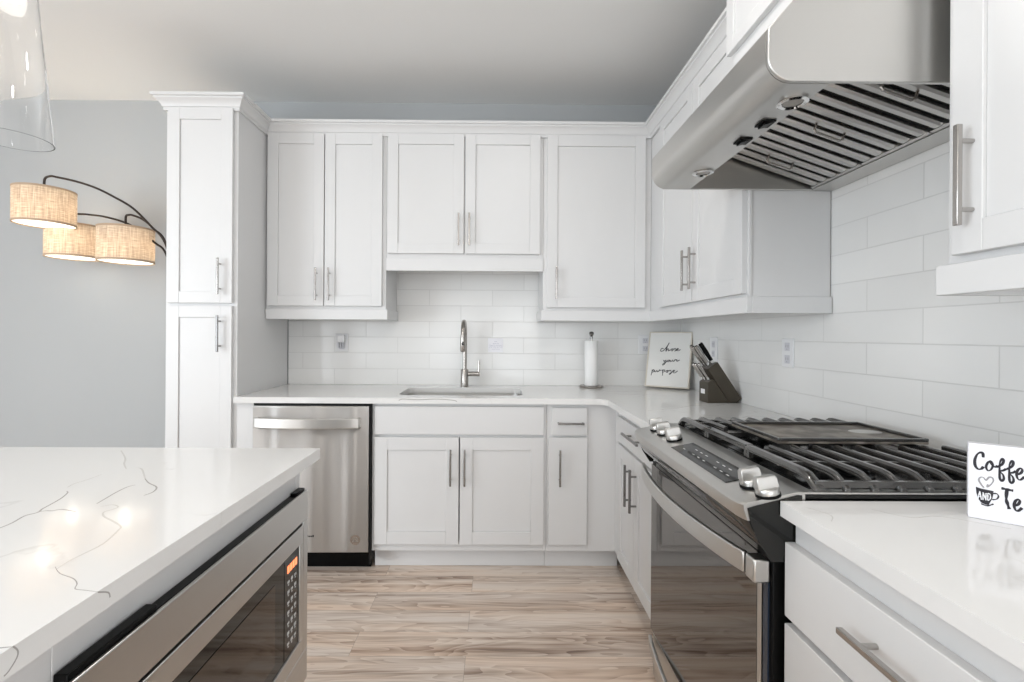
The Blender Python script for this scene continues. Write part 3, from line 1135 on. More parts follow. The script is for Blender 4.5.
# oven door
b = MB(); b.box(0.614, 0.655, RY0 + 0.006, RY1 - 0.006, 0.192, 0.800); od = b.build('oven_door', M_black, r, bevel=0.003)
b = MB(); b.box(0.6552, 0.6595, RY0 + 0.007, 2.092, 0.196, 0.785); b.build('mirrored_glass', M_mirror, od, bevel=0.001)
b = MB(); b.box(0.6552, 0.659, 2.094, 2.110, 0.196, 0.740); b.build('door_edge_strip', M_steelz, od)
b = MB(); b.box(0.6552, 0.659, 2.116, 2.132, 0.196, 0.740); b.build('door_film', M_film, od)
b = MB()
for k in range(3):
    b.box(0.6552, 0.6572, RY0 + 0.05, RY1 - 0.06, 0.7868 + 0.004 * k, 0.789 + 0.004 * k)
b.build('door_vent', M_steely, od)
b = MB()
pts = []
for i in range(25):
    t = i / 24
    pts.append((0.690 + 0.042 * math.sin(PI * t) ** 0.8, 1.405 + (2.104 - 1.405) * t, 0.768))
b.tube(pts, 0, rect=(0.013, 0.044))
hd = b.build('oven_handle', M_steely, od, bevel=0.003)
for y0, y1 in ((2.108, 2.143),):
    b = MB(); b.box(0.6600, 0.694, y0, y1, 0.742, 0.790); b.build('handle_bracket', M_steelz, hd, bevel=0.004)
# warming drawer
b = MB(); b.box(0.60, 0.650, RY0 + 0.006, RY1 - 0.006, 0.030, 0.178); dr = b.build('warming_drawer', M_steely, r, bevel=0.002)
b = MB()
pts = [(0.662 + 0.030 * math.sin(PI * i / 24) ** 0.8, 1.405 + (2.140 - 1.405) * i / 24, 0.158) for i in range(25)]
b.tube(pts, 0, rect=(0.012, 0.034))
b.build('drawer_handle', M_steely, dr, bevel=0.003)
for x in (0.10, 0.56):
    for y in (RY0 + 0.05, RY1 - 0.05):
        b = MB(); b.lathe([(0.02, 0), (0.02, 0.03)], (x, y, 0.0), 12); b.build('levelling_foot', M_black, r)

# griddle lying on the middle grate
r = thing('griddle_plate', 'dark seasoned griddle plate lying across the middle of the range top', 'griddle', 0.28, 1.75, 0.962)
GX0, GX1, GY0, GY1 = 0.085, 0.482, 1.622, 1.868
b = MB(); b.box(GX0, GX1, GY0, GY1, 0.9625, 0.969); b.build('plate', M_griddle, r, bevel=0.002)
b = MB()
for a in ((GX0, GX0 + 0.008, GY0, GY1), (GX1 - 0.008, GX1, GY0, GY1), (GX0 + 0.008, GX1 - 0.008, GY0, GY0 + 0.008), (GX0 + 0.008, GX1 - 0.008, GY1 - 0.008, GY1)):
    b.box(a[0], a[1], a[2], a[3], 0.9692, 0.978)
b.build('rim', M_iron, r, bevel=0.002)
b = MB()
b.loft([[(0.15 + 0.045 * math.cos(a * PI / 16), 1.735 + 0.028 * math.sin(a * PI / 16), z) for a in range(32)] for z in (0.9691, 0.9698)])
b.build('oval_plug', M_steel, r)

# ------------------------------------------------------------------ range hood
HY0, HY1 = 1.400, 2.130
r = thing('range_hood', 'large stainless steel range hood with baffle filters over the range', 'hood', 0.33, 1.765, 1.768)
prof = ([(0.380, 2.200), (0.664, 1.876), (0.664, 1.820)] + arc(0.612, 1.820, 0.052, 0, -90, 10)[1:]
        + [(0.530, 1.768), (0.530, 1.774), (0.612, 1.774)] + arc(0.612, 1.820, 0.046, -90, 0, 10)[1:] + [(0.658, 1.874), (0.372, 2.198)])
b = MB(); b.extrude([(x, HY0 + 0.0105, z) for x, z in prof], (0, HY1 - HY0 - 0.021, 0)); hc = b.build('canopy', M_steely, r, sharp=25)
side = [(0.012, 2.200), (0.380, 2.200), (0.664, 1.876), (0.664, 1.820)] + arc(0.612, 1.820, 0.052, 0, -90, 10)[1:] + [(0.012, 1.768)]
for y0, y1 in ((HY0, HY0 + 0.010), (HY1 - 0.010, HY1)):
    b = MB(); b.extrude([(x, y0, z) for x, z in side], (0, y1 - y0, 0)); b.build('side_panel', M_steel, r, bevel=0.002)
b = MB(); b.box(0.012, 0.373, HY0 + 0.0105, HY1 - 0.0105, 2.190, 2.199); b.box(0.012, 0.020, HY0 + 0.0105, HY1 - 0.0105, 1.768, 2.19)
b.box(0.020, 0.092, HY0 + 0.0105, HY1 - 0.0105, 1.768, 1.774); b.build('back_panel', M_steely, r)
b = MB(); b.extrude([(0.529, HY0 + 0.0105, 1.775), (0.455, HY0 + 0.0105, 1.915), (0.450, HY0 + 0.0105, 1.912), (0.522, HY0 + 0.0105, 1.775)], (0, HY1 - HY0 - 0.021, 0)); b.build('inner_lip', M_steely, r)
# three baffle filters tilting down towards the wall
F0, F1 = Vector((0.455, 0, 1.905)), Vector((0.092, 0, 1.780))
FD = (F1 - F0).normalized()
FL = (F1 - F0).length
FN = Vector((FD.z, 0, -FD.x))
if FN.z > 0:
    FN = -FN
fw = (HY1 - HY0 - 0.03) / 3


def fpt(s, y, n):
    q = F0 + FD * s + FN * n
    return (q.x, y, q.z)


for k in range(3):
    ya = HY0 + 0.015 + fw * k + 0.002
    yb = ya + fw - 0.004
    b = MB()
    b.loft([[fpt(0, ya, -0.012), fpt(0, yb, -0.012), fpt(0, yb, -0.006), fpt(0, ya, -0.006)], [fpt(FL, ya, -0.012), fpt(FL, yb, -0.012), fpt(FL, yb, -0.006), fpt(FL, ya, -0.006)]])
    ft = b.build('baffle_filter', M_gap, r)  # near-black backing sheet, painted-in shade between the slats
    b = MB()
    nb = 5
    pit = (yb - ya) / nb
    for q in range(nb):
        yc = ya + pit * (q + 0.5)
        w = pit * 0.28
        sec = [(-w, -0.004), (-w, 0.003), (-w * 0.6, 0.009), (w * 0.6, 0.009), (w, 0.003), (w, -0.004), (w * 0.85, -0.004), (w * 0.85, 0.002), (w * 0.5, 0.0075), (-w * 0.5, 0.0075), (-w * 0.85, 0.002), (-w * 0.85, -0.004)]
        b.loft([[fpt(s, yc + a, n) for a, n in sec] for s in (0.010, FL - 0.010)])
    for s0, s1 in ((0.0, 0.009), (FL - 0.009, FL)):
        b.loft([[fpt(s, ya, -0.005), fpt(s, yb, -0.005), fpt(s, yb, 0.010), fpt(s, ya, 0.010)] for s in (s0, s1)])
    b.build('baffle_slats', M_steel, ft, sharp=30)
    b = MB()
    ym = (ya + yb) / 2
    sm = FL * 0.5
    b.tube([fpt(sm - 0.042, ym, 0.010), fpt(sm - 0.042, ym, 0.030), fpt(sm - 0.036, ym, 0.036), fpt(sm + 0.036, ym, 0.036), fpt(sm + 0.042, ym, 0.030), fpt(sm + 0.042, ym, 0.010)], 0.0036, 8)
    b.build('handle', M_nickel, ft)
for y in (1.585, 2.045):
    b = MB(); b.lathe([(0.020, 0.0), (0.030, 0.0), (0.032, 0.004), (0.026, 0.007), (0.021, 0.004)], (0.560, y, 1.7675), 28, (0, 0, -1), cap=False); lt = b.build('hood_light', M_chrome, hc)
    b = MB(); b.lathe([(0.0, 0.001), (0.0205, 0.001), (0.0205, 0.003), (0.0, 0.003)], (0.560, y, 1.7675), 24, (0, 0, -1), cap=False); b.build('lens', M_lens, lt)
for y in (1.832, 1.938):
    b = MB(); b.box(0.543, 0.577, y - 0.019, y + 0.019, 1.7635, 1.7678); sw = b.build('rocker_switch', M_black, hc, bevel=0.001)
    b = MB(); b.extrude([(0.549, y - 0.013, 1.7633), (0.571, y - 0.013, 1.7633), (0.571, y - 0.013, 1.757)], (0, 0.026, 0)); b.build('rocker', M_black, sw)

# ------------------------------------------------------------------ island
r = thing('kitchen_island', 'white kitchen island base in the left foreground holding the microwave', 'island', 2.2, 2.7, 0)
IY0, IY1 = 1.768, 3.75
b = MB()
b.box(1.766, 1.786, IY0, 1.796, 0.10, 0.8835)
b.box(1.766, 1.786, 2.51, IY1, 0.10, 0.8835)
b.box(1.766, 1.786, 1.796, 2.51, 0.790, 0.8835)
b.box(1.766, 1.786, 1.796, 2.51, 0.10, 0.315)
b.box(1.786, 2.62, IY0, IY0 + 0.02, 0.10, 0.8835)
b.box(1.786, 2.62, IY1 - 0.02, IY1, 0.10, 0.8835)
b.box(2.60, 2.62, IY0 + 0.02, IY1 - 0.02, 0.10, 0.8835)
b.box(1.786, 2.60, IY0 + 0.02, IY1 - 0.02, 0.10, 0.12)
b.build('cabinet_body', M_white, r, bevel=0.0015)
b = MB(); b.box(1.82, 2.56, IY0 + 0.002, IY1 - 0.002, 0.0, 0.10); b.build('toe_kick', M_white, r)
r = thing('island_worktop', 'white veined quartz island worktop in the left foreground', 'worktop', 2.2, 2.7, ZB)
b = MB()
b.slab([(1.722, 1.735), (2.78, 1.735), (2.78, 3.80), (1.722, 3.80)], [], ZB, ZT)
b.slot = 1
trace(b, [(2.049, 2.31), (2.048, 2.3), (2.05, 2.277), (2.059, 2.247), (2.052, 2.23), (2.06, 2.213), (2.067, 2.188), (2.078, 2.154), (2.094, 2.123), (2.104, 2.114)], 0.0035)
trace(b, [(2.052, 2.227), (2.045, 2.222), (2.033, 2.222), (2.022, 2.215), (1.987, 2.226)], 0.003)
trace(b, [(1.983, 2.185), (1.99, 2.155), (1.998, 2.12), (2.002, 2.086), (1.995, 2.071)], 0.003)
trace(b, [(2.007, 2.027), (1.976, 2.058), (1.94, 2.085), (1.925, 2.116), (1.928, 2.138)], 0.0035)
trace(b, [(1.744, 2.605), (1.733, 2.604), (1.721, 2.602)], 0.002)
trace(b, [(1.834, 2.432), (1.811, 2.45), (1.782, 2.463), (1.765, 2.476), (1.756, 2.489), (1.743, 2.492), (1.721, 2.496)], 0.0014)
b.slot = 2
trace(b, [(2.261, 1.772), (2.185, 1.855), (2.149, 1.905), (2.108, 1.951)], 0.004)
trace(b, [(2.092, 1.943), (2.071, 1.951), (2.007, 2.027)], 0.004)
trace(b, [(1.963, 2.201), (1.949, 2.19), (1.929, 2.201), (1.929, 2.214), (1.934, 2.228), (1.917, 2.248), (1.886, 2.268), (1.854, 2.291), (1.844, 2.309), (1.828, 2.358), (1.829, 2.394), (1.83, 2.416), (1.826, 2.439)], 0.003)
trace(b, [(2.124, 2.09), (2.132, 2.066), (2.128, 2.035), (2.13, 1.995)], 0.003)
b.slot = 1
b.ribbon(smooth([(2.601, 0.914), (2.596, 0.906), (2.597, 0.899), (2.605, 0.891), (2.61, 0.889)], 4), 0.0016, (1.722, 0, 0), (0, 1, 0), (0, 0, 1), (-1, 0, 0), 0.0003)
b.ribbon(smooth([(2.495, 0.913), (2.479, 0.904), (2.476, 0.896)], 4), 0.0018, (1.722, 0, 0), (0, 1, 0), (0, 0, 1), (-1, 0, 0), 0.0003)
b.build('stone_slab', [M_quartz, M_vein, M_vein2], r, bevel=0.0015)

# built-in microwave with trim kit
r = thing('built_in_microwave', 'stainless built-in microwave with trim frame in the island face', 'microwave', 1.75, 2.15, 0.29)
MY0, MY1, MZ0, MZ1 = 1.782, 2.516, 0.292, 0.812
part_box(ident, r, 'housing', 1.790, 2.25, 1.815, 2.485, 0.33, 0.77, M_black)
b = MB()
b.box(1.7445, 1.7655, MY0 + 0.012, MY1 - 0.012, 0.775, MZ1 - 0.001)
b.box(1.7445, 1.7655, MY0 + 0.012, MY1 - 0.012, MZ0 + 0.004, 0.33)
b.box(1.7445, 1.7655, MY0 + 0.012, MY0 + 0.028, 0.33, 0.775)
b.box(1.7445, 1.7655, MY1 - 0.028, MY1 - 0.012, 0.33, 0.775)
b.box(1.7445, 1.763, MY0 + 0.004, MY0 + 0.055, MZ1 - 0.03, MZ1 + 0.006)
b.box(1.7445, 1.763, MY1 - 0.16, MY1 - 0.004, MZ1 - 0.03, MZ1 + 0.008)
b.build('mounting_frame', M_black, r, bevel=0.002)
OY0, OY1, OZ0, OZ1 = 1.812, 2.486, 0.378, 0.733
b = MB()


def frame_box(b, y0, y1, z0, z1, i0, i1, k0, k1, xa, xb):
    b.box(xa, xb, y0, y1, k1, z1)
    b.box(xa, xb, y0, y1, z0, k0)
    b.box(xa, xb, y0, i0, k0, k1)
    b.box(xa, xb, i1, y1, k0, k1)


frame_box(b, MY0, MY1, MZ0, MZ1, OY0, OY1, OZ0, OZ1, 1.737, 1.744)
b.build('trim_frame', M_steely, r, bevel=0.0025)
part_box(ident, r, 'shadow_gap', 1.7455, 1.7885, OY0 - 0.006, OY1 + 0.006, OZ0 - 0.006, OZ1 + 0.006, M_gap, 0)
b = MB()
frame_box(b, OY0 + 0.005, OY1 - 0.005, OZ0 + 0.005, OZ1 - 0.005, 1.838, 2.455, 0.424, 0.682, 1.735, 1.7452)
b.build('microwave_face', M_steely, r, bevel=0.002)
part_box(ident, r, 'control_panel', 1.7385, 1.7452, 1.8385, 1.922, 0.4245, 0.6815, M_dglass, 0.001)
cpn = [o for o in r.children if o.name.startswith('control_panel')][0]
dg = part_box(ident, r, 'microwave_door', 1.7385, 1.7452, 1.925, 2.4545, 0.4245, 0.6815, M_dglass, 0.001)
part_box(ident, dg, 'door_window', 1.7372, 1.7384, 1.975, 2.405, 0.458, 0.648, M_mwglass, 0.0)
b = MB()
for k in range(4):
    b.box(1.7374, 1.7383, 1.852 + 0.015 * k, 1.863 + 0.015 * k, 0.640, 0.658)
b.build('display_digits', M_orange, cpn)
b = MB()
for i in range(7):
    for k in range(3):
        y = 1.856 + 0.020 * k
        z = 0.618 - 0.026 * i
        b.box(1.7376, 1.7383, y, y + 0.011, z - 0.004, z + (0.004 if (i + k) % 2 else 0.002))
        b.box(1.7376, 1.7383, y + 0.002, y + 0.008, z - 0.010, z - 0.007)
b.build('button_print', M_light, cpn)

# ------------------------------------------------------------------ small things on the worktops
# paper towels
TX, TY = 0.618, 0.105
r = thing('paper_towel_holder', 'chrome upright paper towel holder with round base and ball top', 'towel holder', TX, TY, 0.914)
b = MB(); b.lathe([(0, 0), (0.072, 0), (0.074, 0.003), (0.074, 0.010), (0.070, 0.014), (0, 0.014)], (TX, TY, 0.9143), 36, cap=False); b.build('base', M_faucet, r)
b = MB(); b.cyl((TX, TY, 0.928), (TX, TY, 1.235), 0.006, 12); b.build('rod', M_faucet, r)
b = MB(); b.lathe([(0, 0), (0.010, 0), (0.010, 0.012), (0.007, 0.016), (0.012, 0.022), (0.0155, 0.032), (0.012, 0.042), (0, 0.046)], (TX, TY, 1.222), 20, cap=False); b.build('finial', M_dnickel, r)
r = thing('paper_towel_roll', 'white paper towel roll standing on its chrome holder', 'paper towels', TX, TY, 0.9285)
b = MB(); b.lathe([(0.018, 0), (0.0415, 0), (0.0425, 0.003), (0.0425, 0.277), (0.0405, 0.280), (0.018, 0.280), (0.018, 0)], (TX, TY, 0.929), 36, cap=False); b.build('paper', M_paper, r)
b = MB(); b.lathe([(0.0178, 0.001), (0.0178, 0.281), (0.0165, 0.281), (0.0165, 0.001)], (TX, TY, 0.929), 24, cap=False); b.build('cardboard_core', M_frame, r)


# hand lettering: strokes drawn in the sign's own plane
def lettering(name, parent, mt, strokes, unwarp, O, U, V, Nn, w, lift=0.0):
    b = MB()
    for s in strokes:
        pts, ws = (s, w) if not isinstance(s, tuple) else s
        sp = smooth([unwarp(*p) for p in pts], 5)
        n = len(sp)
        q = [ws * (0.55 + 0.45 * abs(math.sin(PI * (i / max(1, n - 1)) * 2.3 + 0.6))) for i in range(n)]
        b.ribbon(sp, q, Vector(O) + Vector(Nn) * lift, U, V, Nn)
    return b.build(name, mt, parent)


# canvas sign leaning in the corner
a = Vector((0.283, 0.112, 0.9145)); c = a + 0.265 * Vector((-0.82, 0.572, 0))
UU = (c - a).normalized()
Wd = 0.265
nh = Vector((-UU.y, UU.x, 0))
if nh.y < 0:
    nh = -nh
lean = math.radians(16.5)
VV = (Vector((0, 0, 1)) * math.cos(lean) - nh * math.sin(lean)).normalized()
NN = UU.cross(VV).normalized()
if NN.dot(nh) < 0:
    NN = -NN
Ht = 0.368
r = thing('lettered_sign', 'white framed board with black script leaning in the corner behind the knife block', 'sign', a.x, a.y, 0.914)
b = MB()


def plane_box(b, u0, u1, v0, v1, n0, n1, O, U, V, Nn):
    q = lambda u, v, n: tuple(Vector(O) + U * u + V * v + Nn * n)
    b.extrude([q(u0, v0, n0), q(u1, v0, n0), q(u1, v1, n0), q(u0, v1, n0)], tuple(Nn * (n1 - n0)))


plane_box(b, 0.0, Wd, 0.010, Ht, -0.006, 0.0, a, UU, VV, NN); b.build('board', M_canvas, r)
b = MB()
plane_box(b, 0, 0.008, 0.010, Ht, -0.026, 0.003, a, UU, VV, NN)
plane_box(b, Wd - 0.008, Wd, 0.010, Ht, -0.026, 0.003, a, UU, VV, NN)
plane_box(b, 0.008, Wd - 0.008, 0.010, 0.018, -0.026, 0.003, a, UU, VV, NN)
plane_box(b, 0.008, Wd - 0.008, Ht - 0.008, Ht, -0.026, 0.003, a, UU, VV, NN)
b.build('frame', M_frame, r, bevel=0.001)
CO = ((165, 50), (590, 60), (75, 590), (500, 640))


def unw1(x, y):
    v = 0.5
    for _ in range(8):
        lx = CO[0][0] + (CO[2][0] - CO[0][0]) * v
        u = (x - lx) / 425.0
        yt = CO[0][1] + (CO[1][1] - CO[0][1]) * u
        yb = CO[2][1] + (CO[3][1] - CO[2][1]) * u
        v = (y - yt) / (yb - yt)
    return (u * Wd, 0.010 + (1 - v) * (Ht - 0.010))


ST = [
    [(292, 226), (276, 222), (262, 240), (270, 253), (292, 244)],
    [(290, 246), (325, 210), (352, 170), (345, 178), (312, 252), (332, 230), (343, 232), (338, 250), (356, 240)],
    [(378, 228), (364, 238), (370, 251), (384, 244), (380, 229), (398, 236)],
    [(396, 236), (408, 226), (412, 246), (396, 254), (420, 246)],
    [(418, 242), (438, 234), (430, 226), (420, 242), (434, 252), (456, 238)],
    [(284, 340), (290, 354), (308, 342), (304, 362), (284, 386), (268, 388), (284, 372), (316, 354)],
    [(332, 342), (320, 352), (328, 360), (340, 352), (334, 342), (348, 346)],
    [(350, 344), (352, 358), (368, 350), (372, 342), (374, 358), (388, 352)],
    [(388, 354), (400, 338), (404, 344), (414, 342), (412, 358), (440, 346)],
    [(164, 432), (158, 460), (148, 486)], [(160, 448), (176, 432), (184, 440), (172, 456), (160, 454)],
    [(188, 440), (190, 456), (206, 448), (210, 440), (212, 456), (224, 450)],
    [(226, 454), (238, 436), (244, 444), (256, 440)],
    [(264, 436), (266, 460), (262, 494)], [(264, 450), (282, 438), (288, 448), (276, 460), (264, 456)],
    [(310, 446), (298, 456), (306, 466), (318, 458), (312, 446), (330, 452)],
    [(330, 452), (344, 446), (350, 464), (340, 482), (326, 484), (356, 466)],
    [(362, 462), (384, 452), (374, 446), (364, 462), (380, 474), (412, 456)],
]
lettering('script_lettering', r, M_ink, ST, unw1, a, UU, VV, NN, 0.0055, 0.0003)

# knife block
r = thing('knife_block', 'dark wooden slanted knife block on the worktop left of the range', 'knife block', 0.12, 0.66, 0.914)
ka = Vector((-1.0, -0.06, 0)).normalized()
kb = Vector((0.06, -1.0, 0)).normalized()
KO = Vector((0.182, 0.785, 0.9145))
F = 0.93


def kp(aa, z, bb=0.0):
    return tuple(KO + ka * aa * F + kb * bb + Vector((0, 0, z * F)))


b = MB()
main = [(0, .178), (.053, .216), (.185, .024), (.160, 0), (.118, 0)]
b.extrude([kp(*p) for p in main], tuple(kb * 0.088)); b.build('main_block', M_darkwood, r, bevel=0.002)
b = MB()
step = [(0, 0), (0, .107), (.0295, .1275), (.1175, 0)]
b.extrude([kp(*p) for p in step], tuple(kb * 0.088)); b.build('front_step', M_darkwood, r, bevel=0.002)
b = MB()
b.extrude([kp(-0.0008, 0.045, 0.03), kp(-0.0008, 0.045, 0.07), kp(-0.0008, 0.070, 0.07), kp(-0.0008, 0.070, 0.03)], tuple(ka * 0.0006)); b.build('label_plate', M_plate, r)
kax = Vector(kp(-.562, .827)) - Vector(kp(0, 0)); kax.normalize()


def knife(sa, sz, bb, L, w, t, black, label, grp=None):
    base = Vector(kp(sa, sz, bb))
    k = thing('kitchen_knife', label, 'knife', *base, group=grp)
    s2 = kax.cross(kb).normalized()

    def ring(d, hw, ht):
        o = base + kax * d
        return [o + s2 * hw * math.cos(q * PI / 5) + kb * ht * math.sin(q * PI / 5) for q in range(10)]
    b = MB(); b.loft([ring(-0.004, w * 0.75, t * 0.9), ring(0.016, w * 0.8, t * 0.9)]); b.build('bolster', M_chrome, k)
    b = MB(); b.loft([ring(0.0165, w * 0.8, t * 0.9), ring(0.03, w * 0.82, t), ring(L * 0.55, w * 1.0, t * 1.1), ring(L * 0.85, w * 0.95, t * 1.05), ring(L - 0.004, w * 0.95, t), ring(L, w * 0.6, t * 0.6)])
    b.build('grip', M_black if black else M_nickel, k)
    b = MB(); b.loft([ring(L + 0.0004, w * 0.6, t * 0.6), ring(L + 0.003, w * 0.5, t * 0.5)]); b.build('end_cap', M_chrome if black else M_black, k)


knife(.040, .2105, .025, .118, .0125, .009, True, 'kitchen knife with a black handle at the top of the knife block', 'knives in the block')
knife(.020, .1965, .030, .115, .0115, .0085, False, 'long steel-handled knife just below the black one in the knife block', 'knives in the block')
knife(.018, .1950, .060, .112, .0115, .0085, False, 'steel-handled knife behind the front long one in the knife block', 'knives in the block')
knife(.018, .1950, .078, .118, .0115, .0085, False, 'rearmost long steel-handled knife in the knife block, by the sign', 'knives in the block')
knife(.016, .1215, .020, .095, .0085, .007, False, 'short steak knife nearest the range in the lower step of the block', 'knives in the block')
knife(.014, .1200, .050, .095, .0085, .007, False, 'middle short steak knife in the lower step of the block', 'knives in the block')
knife(.014, .1200, .074, .095, .0085, .007, False, 'rear short steak knife in the lower step of the block, by the sign', 'knives in the block')

# coffee and tea sign block
sa = Vector((0.351, 2.236, 0.9145))
SU = Vector((-0.77, 0.64, 0)).normalized()
SV = Vector((0, 0, 1))
SN = Vector((SU.y, -SU.x, 0))
if SN.dot(Vector((1.2179 - 0.35, 3.10 - 2.236, 0))) < 0:
    SN = -SN
SH, SW = 0.136, 0.122
r = thing('coffee_sign', 'small white wooden block sign with coffee lettering and a cup on the right worktop', 'sign', 0.30, 2.26, 0.914)
b = MB(); plane_box(b, 0, SW, 0, SH, -0.020, 0, sa, SU, SV, SN); b.build('block', M_card, r, bevel=0.0008)
UPX = 0.0715 / 374


def unw2(x, y):
    yt = 70 + 0.134 * (x - 62)
    yb = 560 + 0.227 * (x - 62)
    return ((x - 62) * UPX, (1 - (y - yt) / (yb - yt)) * SH)


s_o = [(210, 198), (192, 208), (182, 236), (194, 260), (214, 254), (226, 228), (216, 202), (206, 200), (222, 226), (244, 238), (256, 228)]
s_f = [(250, 240), (286, 222), (296, 196), (286, 184), (272, 210), (270, 262), (272, 312), (284, 332), (298, 318), (292, 290), (272, 268), (296, 262), (312, 252)]
s_e = [(382, 292), (404, 284), (414, 264), (404, 250), (386, 262), (378, 290), (386, 320), (404, 328), (428, 308)]
sh = lambda s, dx, dy: [(x + dx, y + dy) for x, y in s]
ST2 = [([(162, 172), (160, 146), (144, 138), (122, 150), (106, 186), (110, 226), (130, 248), (152, 246), (164, 232)], 0.0042),
       (s_o, 0.0034), (s_f, 0.0036), (sh(s_f, 62, 16), 0.0036), (s_e, 0.0036), (sh(s_e, 62, 10), 0.0036),
       ([(282, 380), (318, 390), (358, 400)], 0.0048), ([(318, 392), (314, 450), (322, 486), (334, 522)], 0.0048),
       (sh(s_e, -14, 208), 0.0040), ([(500, 492), (478, 480), (462, 506), (472, 540), (494, 530), (502, 486), (504, 540), (524, 536)], 0.0036)]
lettering('painted_words', r, M_ink, ST2, unw2, sa, SU, SV, SN, 0.0036, 0.0002)
lettering('steam_heart', r, M_inkgrey, [([(168, 372), (150, 350), (134, 322), (142, 304), (164, 304), (182, 324), (200, 306), (222, 308), (230, 330), (212, 356), (190, 368), (196, 352)], 0.0026)], unw2, sa, SU, SV, SN, 0.0026, 0.0002)
b = MB()
cup = [unw2(*p) for p in [(114, 364), (150, 378), (190, 388), (232, 398), (230, 424), (222, 452), (206, 478), (200, 490), (176, 484), (150, 470), (132, 446), (118, 404)]]
q = lambda u, v, n: tuple(sa + SU * u + SV * v + SN * n)
b.extrude([q(u, v, 0.0002) for u, v in cup], tuple(SN * 0.0005))
b.build('painted_cup', M_ink, r)
lettering('cup_handle', r, M_ink, [([(228, 414), (252, 416), (264, 434), (252, 452), (224, 454)], 0.0022), ([(150, 478), (190, 494), (232, 484)], 0.0022)], unw2, sa, SU, SV, SN, 0.0022, 0.0002)
lettering('cup_word', r, M_card, [([(128, 444), (140, 394)], 0.0018), ([(140, 394), (152, 450)], 0.0018), ([(132, 428), (148, 430)], 0.0014),
                                  ([(162, 452), (162, 402)], 0.0018), ([(162, 402), (182, 456)], 0.0018), ([(182, 456), (182, 408)], 0.0018),
                                  ([(194, 458), (194, 410)], 0.0018), ([(194, 410), (208, 418), (212, 436), (206, 452), (194, 458)], 0.0018)], unw2, sa, SU, SV, SN, 0.0018, 0.0009)

# note card stuck on the tiles
r = thing('note_card', 'small white printed note card on the tiles right of the faucet', 'note', 1.224, 0.009, 1.13)
b = MB(); b.box(1.175, 1.273, 0.0083, 0.0092, 1.128, 1.220); b.build('card', M_card, r)
b = MB()
for z, w, n in ((1.198, 0.018, 3), (1.185, 0.040, 6), (1.174, 0.084, 12), (1.163, 0.084, 12), (1.149, 0.050, 7)):
    pts = []
    for k in range(n * 4 + 1):
        pts.append((1.222 + w / 2 - w * k / (n * 4), z + (0.0016 if k % 2 else -0.0016)))
    b.ribbon(pts, 0.0013, (0, 0.0094, 0), (1, 0, 0), (0, 0, 1), (0, 1, 0), 0.0003)
b.build('print_lines', M_inkblue, r)


# outlets
def outlet(mp, u0, u1, z0, z1, label, kind='outlet', name='wall_outlet'):
    um, zm = (u0 + u1) / 2, (z0 + z1) / 2
    x, y, z = mp(um, 0.0085, z0)
    r = thing(name, label, kind, x, y, z)
    b = MB(mp); b.box(u0, u1, 0.0083, 0.0135, z0, z1); b.build('cover_plate', M_plate, r, bevel=0.002)
    for s in (-0.026, 0.026):
        b = MB(mp); b.box(um - 0.017, um + 0.017, 0.0137, 0.0150, zm + s - 0.017, zm + s + 0.017); k = b.build('socket', M_socket, r, bevel=0.001)
        b = MB(mp)
        for d in (-0.007, 0.007):
            b.box(um + d - 0.0015, um + d + 0.0015, 0.0151, 0.0154, zm + s - 0.003, zm + s + 0.008)
        b.lathe([(0.0025, 0), (0.0025, 0.0003)], (um, 0.0151, zm + s - 0.010), 10, 'y')
        b.build('slots', M_inkgrey, k)
    return r


outlet(ident, 0.205, 0.292, 1.122, 1.246, 'white outlet plate on the back tiles right of the paper towels')
outlet(RIGHT, 0.428, 0.516, 1.106, 1.236, 'white outlet plate on the right wall just behind the knife block')
outlet(RIGHT, 1.104, 1.182, 1.115, 1.234, 'white outlet plate on the right wall between knife block and range')
outlet(ident, 2.180, 2.262, 1.128, 1.244, 'white outlet plate on the tiles above the dishwasher, with an adapter in it')
r = thing('plug_adapter', 'small white plug adapter in the outlet above the dishwasher', 'adapter', 2.22, 0.03, 1.17)
b = MB(); b.box(2.196, 2.244, 0.0156, 0.045, 1.188, 1.236); b.build('adapter_body', M_plate, r, bevel=0.004)
b = MB()
for x in (2.206, 2.222, 2.236):
    b.box(x - 0.004, x + 0.004, 0.020, 0.036, 1.152, 1.1878)
b.build('lower_prongs', M_socket, r, bevel=0.0015)

